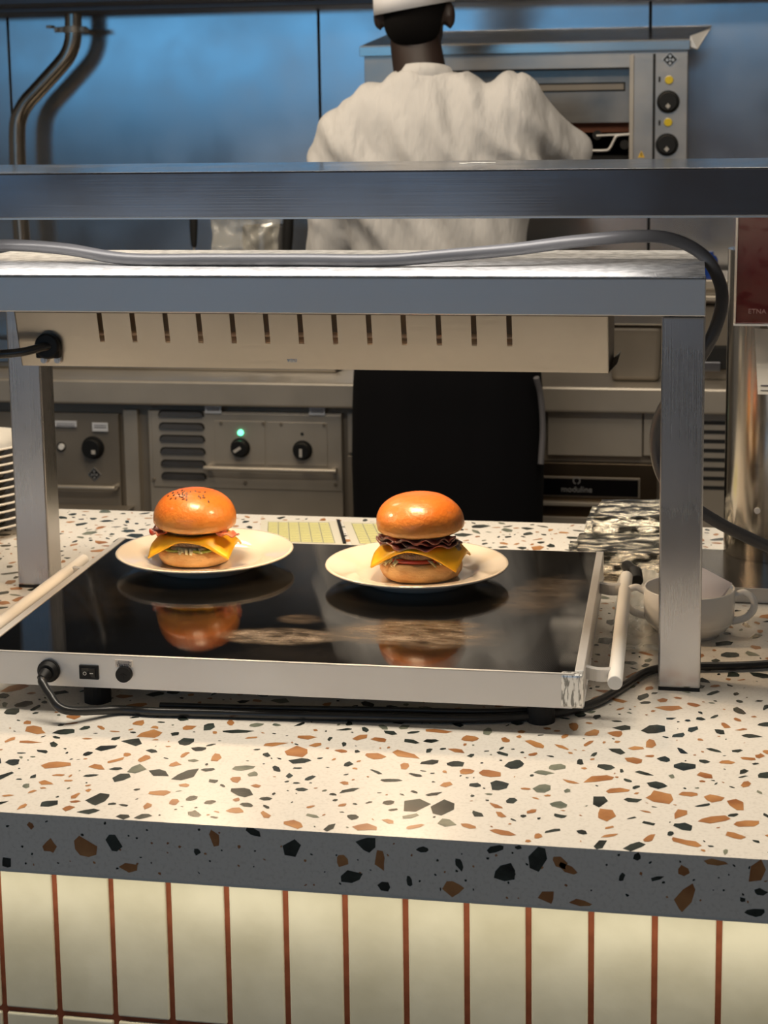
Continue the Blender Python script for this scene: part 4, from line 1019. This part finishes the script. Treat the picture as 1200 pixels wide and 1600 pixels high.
bm = B(); prism(bm, [o2(1078, 56), o2(1112, 43)+Vector((0, .02, 0)), o2(1105, 52), o2(1090, 78), o2(1078, 74)], (0, .03, 0)); obj('corner_bracket', bm, M_alu, ov, bev=.002)
# recess interior: grooved plate and shelf
yi = OY+.055
bm = B(); box(bm, opx0, opx1, yi, yi+.01, at(900, 192, yi).z, opz1)
inner = obj('inner_plate', bm, steel('inner steel', (.36, .33, .29), .32, .06, (2, 50, 50), .02, .35), ov)
bm = B(); a = at(700, 134, yi); b = at(977, 141, yi)
box(bm, a.x, b.x, yi-.002, yi-.0003, b.z-.002, a.z+.002); obj('groove', bm, M_blackm, inner)
bm = B(); box(bm, a.x+.003, b.x-.004, yi-.004, yi-.0022, b.z+.002, a.z-.002); obj('slot_bar', bm, M_steeld, inner)
bm = B(); box(bm, opx0, opx1, yi+.3, yi+.31, opz0, opz1); box(bm, opx0, opx1, yi, yi+.3, opz0, opz0+.01); obj('oven_cavity', bm, M_blackm, ov)
bm = B(); a = at(700, 194, yi+.03); b = at(986, 206, yi+.03); box(bm, a.x, b.x, yi+.03, yi+.06, b.z, a.z); obj('heating_tray', bm, mat('orange brown tray', (.18, .05, .015), .6), ov)  # tray in its own orange brown, no emission
for (y, lab) in ((123, 'u'), (191, 'l')):
    dot(1045.5 if y < 150 else 1044, y+2 if y < 150 else y, 0, .0115, M_yellow, ov, 'indicator_light', .008, OY, 'yellow indicator light')
    a = at(1029, y-3, OY); b = at(1032, y+5, OY); bm = B(); box(bm, a.x, b.x, OY-.002, OY, b.z, a.z); obj('marking', bm, M_blackm, ov)
knob(1044, 159, 0, .0285, ov, .0, Yk=OY, diamond=True); knob(1042, 226, 0, .0285, ov, 0, Yk=OY, diamond=True)
emblem(1047, 93, .0205, OY, ov)
bm = B(); p = o2(1002, 242); prism(bm, [(p.x-.009, OY, p.z-.007), (p.x+.009, OY, p.z-.007), (p.x, OY, p.z+.011)], (0, -.001, 0), 0); prism(bm, [(p.x-.0012, OY-.0012, p.z-.003), (p.x+.0012, OY-.0012, p.z-.003), (p.x+.0012, OY-.0012, p.z+.006), (p.x-.0012, OY-.0012, p.z+.006)], (0, -.0005, 0), 1); obj('warning_sticker', bm, [M_warn, M_black], ov)
for x in (1021.5,):
    a = at(x-1, 84, OY); b = at(x+1, 300, OY); bm = B(); box(bm, a.x, b.x, OY-.001, OY, b.z, a.z); obj('seam', bm, M_blackm, ov)
for x in (987, ):
    a = at(x-3, 86, OY); b = at(x+2, 300, OY); bm = B(); box(bm, a.x, b.x, OY-.006, OY, b.z, a.z); obj('edge_trim', bm, M_steel, ov, bev=.001)
# rack with bent wire handle
t = thing('grill_rack', 'bent wire rack handle in the open mouth of the wall grill', 'rack', at(930, 230, OY))
def w_(x, y, d=.02): return at(x, y, OY+d)
bm = B(); tube(bm, [w_(910, 235), w_(945, 235), w_(953, 231), w_(959, 220), w_(965, 212), w_(984, 210)], .0035, n=10, k=6); tube(bm, [w_(932, 212), w_(975, 210), w_(984, 209)], .003, n=10); obj('wire', bm, M_alu, t, smooth=True)
for x, y in ((933, 211), (976, 226)):
    bm = B(); p = w_(x, y); cyl(bm, p, p+Vector((0, .02, 0)), .012, n=16); obj('knob', bm, M_blackm, t, smooth=True)

# ------------------------------------------------------------------ chef
M_skin = mat('dark brown skin', (.022, .011, .008), .5, 0, sss=.04)
M_cloth = mat('cream chef jacket', (.52, .51, .50), .85, 0, sheen=.2)
tc = N(M_cloth, 'ShaderNodeTexCoord'); nz = N(M_cloth, 'ShaderNodeTexNoise', Scale=9.0, Detail=3.0); mp = N(M_cloth, 'ShaderNodeMapping'); mp.inputs['Scale'].default_value = (2.2, 1, .7)
L(M_cloth, tc, 'Object', mp, 'Vector'); L(M_cloth, mp, 0, nz, 'Vector'); bp_ = N(M_cloth, 'ShaderNodeBump', Strength=.9, Distance=.02); L(M_cloth, nz, 'Fac', bp_, 'Height'); L(M_cloth, bp_, 0, P(M_cloth), 'Normal')
M_navy = mat('black trousers', (.0045, .0045, .007), .9)
M_apron = mat('black apron cloth', (.003, .003, .004), .95, 0, spec=.15)
M_hair = mat('black hair', (.004, .0035, .0035), .95, 0, spec=.1)
M_hat = mat('white chef cap', (.75, .75, .78), .8)
def blob(name, prims, voxel, sm, parent, m, fn=None, label=None):
    bm = B()
    for pr in prims:
        if pr[0] == 'e':
            _, c, rad = pr[:3]; rot = pr[3] if len(pr) > 3 else None
            g = bmesh.ops.create_icosphere(bm, subdivisions=3, radius=1)
            for v in g['verts']:
                q = Vector((v.co.x*rad[0], v.co.y*rad[1], v.co.z*rad[2]))
                if rot is not None: q = rot @ q
                v.co = Vector(c)+q
        elif pr[0] == 'c':
            _, a, b, ra, rb = pr; a = Vector(a); b = Vector(b)
            cyl(bm, a, b, ra, rb, n=20)
            for c, r in ((a, ra), (b, rb)):
                g = bmesh.ops.create_icosphere(bm, subdivisions=2, radius=r)
                for v in g['verts']: v.co += c
        elif pr[0] == 'l':     # loft of superellipse rings (cx,cy,z,a,b)
            rings = []
            for (cx, cy, z, a, b) in pr[1]:
                ring = []
                for i in range(32):
                    t = 2*PI*i/32; c_, s_ = math.cos(t), math.sin(t); e = .8
                    ring.append(bm.verts.new((cx+a*math.copysign(abs(c_)**e, c_), cy+b*math.copysign(abs(s_)**e, s_), z)))
                rings.append(ring)
            for r1, r2 in zip(rings, rings[1:]):
                for i in range(32): j = (i+1) % 32; bm.faces.new((r1[i], r1[j], r2[j], r2[i]))
            bm.faces.new(rings[0][::-1]); bm.faces.new(rings[-1])
    me = bpy.data.meshes.new('tmp'); bm.to_mesh(me); bm.free()
    o = bpy.data.objects.new('tmp', me); COL.objects.link(o)
    r = o.modifiers.new('r', 'REMESH'); r.mode = 'VOXEL'; r.voxel_size = voxel
    s = o.modifiers.new('s', 'SMOOTH'); s.iterations = sm; s.factor = .5
    bpy.context.view_layer.update()
    me2 = bpy.data.meshes.new_from_object(o.evaluated_get(bpy.context.evaluated_depsgraph_get()))
    COL.objects.unlink(o); bpy.data.objects.remove(o)
    b2 = B(); b2.from_mesh(me2); 
    if fn:
        b2.normal_update(); cs = [(v, fn(v.co, v.normal)) for v in b2.verts]
        for v, c in cs: v.co = c
    bpy.data.meshes.remove(me2)
    return obj(name, b2, m, parent, smooth='all', label=label)
CYc = 3.86
def cp_(x, y, d=0): return at(x, y, CYc+d)
pel = cp_(695, 560)
FK = FZ
chef = thing('person', 'chef seen from behind in white cap, cream jacket and black apron at the grill', 'person', (pel.x, CYc, FK))
neck = cp_(660, 112, .0); headc = cp_(648, 22, .03)
Lsh, Rsh = cp_(528, 212), cp_(800, 168, .01)
Lel, Rel = cp_(512, 395, .02), cp_(893, 236, .12)
Lha, Rha = cp_(560, 440, .26), cp_(862, 262, .42)
kneeL = Vector((pel.x-.10, CYc+.0, -.42)); kneeR = Vector((pel.x+.11, CYc+.0, -.42))
fL = Vector((pel.x-.12, CYc, FK+.09)); fR = Vector((pel.x+.13, CYc, FK+.09))
hipz = at(695, 600, CYc).z
def ringsx(l, d=0):
    out = []
    for (x0, x1, y, b) in l:
        a = at(x0, y, CYc); c = at(x1, y, CYc); out.append(((a.x+c.x)/2, CYc+.01+d, (a.z+c.z)/2, (c.x-a.x)/2, b))
    return out[::-1]
torso = ringsx([(640, 700, 112, .055), (604, 748, 124, .066), (572, 800, 136, .078), (548, 834, 152, .09), (520, 846, 170, .1), (500, 848, 192, .11), (493, 842, 225, .118), (505, 836, 290, .124), (535, 826, 345, .124), (553, 818, 400, .122), (555, 835, 480, .13), (552, 846, 545, .135)])
body_pr = [('l', [(cx, cy, z-.012, a*.76, b*.70) for (cx, cy, z, a, b) in torso]),
           ('c', neck+Vector((0, .01, -.05)), headc+Vector((0, .0, -.06)), .062, .058),
           ('e', headc+Vector((0, .01, .035)), (.076, .095, .105)), ('e', headc+Vector((0, .035, -.03)), (.060, .070, .075)), ('e', headc+Vector((0, .10, -.01)), (.013, .022, .018)),
           ('e', headc+Vector((-.082, .0, -.005)), (.013, .020, .031)), ('e', headc+Vector((.080, .0, -.005)), (.013, .020, .031)),
           ('c', Lsh, Lel, .045, .038), ('c', Lel, Lha, .036, .026), ('c', Rsh-Z_*.012, Rel-Z_*.004, .042, .034), ('c', Rel, Rha, .036, .026),
           ('c', (pel.x-.08, CYc, hipz), kneeL, .08, .06), ('c', kneeL, fL, .055, .038), ('c', (pel.x+.08, CYc, hipz), kneeR, .08, .06), ('c', kneeR, fR, .055, .038)]
for ha, fd in ((Lha, (Lha-Lel).normalized()), (Rha, (Rha-Rel).normalized())):
    s = fd.cross(Z_).normalized(); pc_ = ha+fd*.045
    body_pr.append(('e', pc_, (.036, .045, .02), None))
    for k, ln in zip((-1.5, -.5, .5, 1.5), (.062, .075, .08, .07)):
        a = pc_+s*.018*k*.95+fd*.025; m_ = a+fd*ln*.55-Z_*.004; e = m_+fd*ln*.35-Z_*.022
        body_pr += [('c', a, m_, .0095, .009), ('c', m_, e, .009, .008)]
    sd = 1 if ha is Lha else -1
    a = pc_+s*.03*sd; body_pr += [('c', pc_+s*.015*sd-fd*.02, a+fd*.01+s*.012*sd, .012, .011), ('c', a+fd*.01+s*.012*sd, a+fd*.045+s*.016*sd-Z_*.01, .0105, .009)]
blob('body', body_pr, .007, 4, chef, M_skin)
def folds(co, n):
    x, z = co.x, co.z
    w = noise.noise(co*4)*.05
    v = noise.noise(Vector((x*13+z*5, co.y*6, z*3)))*.020+noise.noise(Vector((x*30+z*10, co.y*8, z*5+3)))*.009
    # diagonal creases running from the collar down to the right, ridged
    q = (x*.80+z*.60+w)*34
    k = max(0, 1-abs(z-.60)/.30)
    v += (abs(math.sin(q))**3)*.018*k
    # gathers at the left armhole
    g = max(0, 1-math.hypot(x-Lsh.x-.03, z-(Lsh.z-.04))/.10)
    v += math.sin((x*1.1+z*.5)*120)*.007*g
    # armhole seam on the right
    sx = Rsh.x+.005
    v -= .006*math.exp(-((x-sx-(z-.66)*.05)/.006)**2) if z > .5 else 0
    if z > .77: v *= .3
    v = max(-.012, v)
    return co+n*v
jk = [('l', torso), ('c', Lsh+Vector((.012, 0, -.03)), Lel, .068, .058), ('c', Lel, Lel.lerp(Lha, .75), .058, .05),
      ('c', Rsh, Rel+Vector((-.008, 0, .0)), .076, .057), ('c', Rel+Vector((-.008, 0, 0)), Rel.lerp(Rha, .9), .057, .048), ('c', cp_(770, 152), cp_(818, 152), .05, .05)]
blob('jacket', jk, .010, 7, chef, M_cloth, folds)
col_ = ringsx([(624, 702, 99, .062), (620, 707, 108, .066), (612, 716, 124, .074)], .005)
bm = B()
rings = []
for (cx, cy, z, a, b) in col_:
    rings.append([bm.verts.new((cx+a*math.cos(2*PI*i/40), cy+b*math.sin(2*PI*i/40), z-.012*math.sin(2*PI*i/40)-.012)) for i in range(40)])
for r1, r2 in zip(rings, rings[1:]):
    for i in range(40): bm.faces.new((r1[i], r1[(i+1) % 40], r2[(i+1) % 40], r2[i]))
o = obj('collar', bm, M_cloth, chef, smooth='all'); s = o.modifiers.new('s', 'SOLIDIFY'); s.thickness = .004; s.offset = 0
ap = ringsx([(566, 832, 470, .14), (558, 842, 530, .145), (553, 847, 590, .15), (551, 850, 640, .15), (550, 850, 720, .155), (553, 848, 815, .155), (560, 845, 900, .15), (570, 835, 1020, .15)])
blob('apron', [('l', ap)], .011, 5, chef, M_apron, lambda c, n: c+n*.006*noise.noise(Vector((c.x*18, c.y*8, c.z*2))))
a = at(838, 590, CYc-.09); b = at(845, 725, CYc-.07)
bm = B(); tube(bm, [a, at(845, 620, CYc-.07), at(848, 670, CYc-.06), b], .007, n=8); obj('apron_tie', bm, mat('grey tie', (.10, .095, .10), .8), chef, smooth=True, label='grey apron tie')
for k, f in ((kneeL, fL), (kneeR, fR)):
    blob('trouser_leg', [('c', k+Vector((0, 0, .12)), k, .085, .078), ('c', k, f, .078, .066)], .012, 4, chef, M_navy)
    blob('shoe', [('e', (f.x, f.y+.05, FK+.045), (.048, .125, .045)), ('e', (f.x, f.y, FK+.07), (.045, .055, .05))], .008, 3, chef, M_black, lambda c, n: Vector((c.x, c.y, max(c.z, FK+.001))))
blob('hair', [('e', headc+Vector((0, -.004, .035)), (.0765, .094, .098)), ('e', headc+Vector((0, -.03, -.02)), (.066, .062, .06))], .006, 4, chef, M_hair)
# cap
bm = B(); cz = at(640, 8, CYc-.08).z; hc_ = headc+Vector((-.003, 0, 0)); nC = 56; rings = []
for (rr, z) in ((.1015, 0), (.1025, .03), (.103, .08), (.1035, .125), (.101, .134), (.087, .139), (.0, .140)):
    if rr == 0: rings.append([bm.verts.new((hc_.x, hc_.y, cz+z))]); continue
    rings.append([bm.verts.new((hc_.x+rr*.90*math.cos(2*PI*i/nC), hc_.y+.012+rr*1.1*math.sin(2*PI*i/nC), cz+z+.008*(math.sin(2*PI*i/nC))+.014*math.cos(2*PI*i/nC)*1)) for i in range(nC)])
for r1, r2 in zip(rings, rings[1:]):
    for i in range(nC):
        if len(r2) == 1: bm.faces.new((r1[i], r1[(i+1) % nC], r2[0]))
        else: bm.faces.new((r1[i], r1[(i+1) % nC], r2[(i+1) % nC], r2[i]))
o = obj('cap', bm, M_hat, chef, smooth=True); s = o.modifiers.new('s', 'SOLIDIFY'); s.thickness = .0025
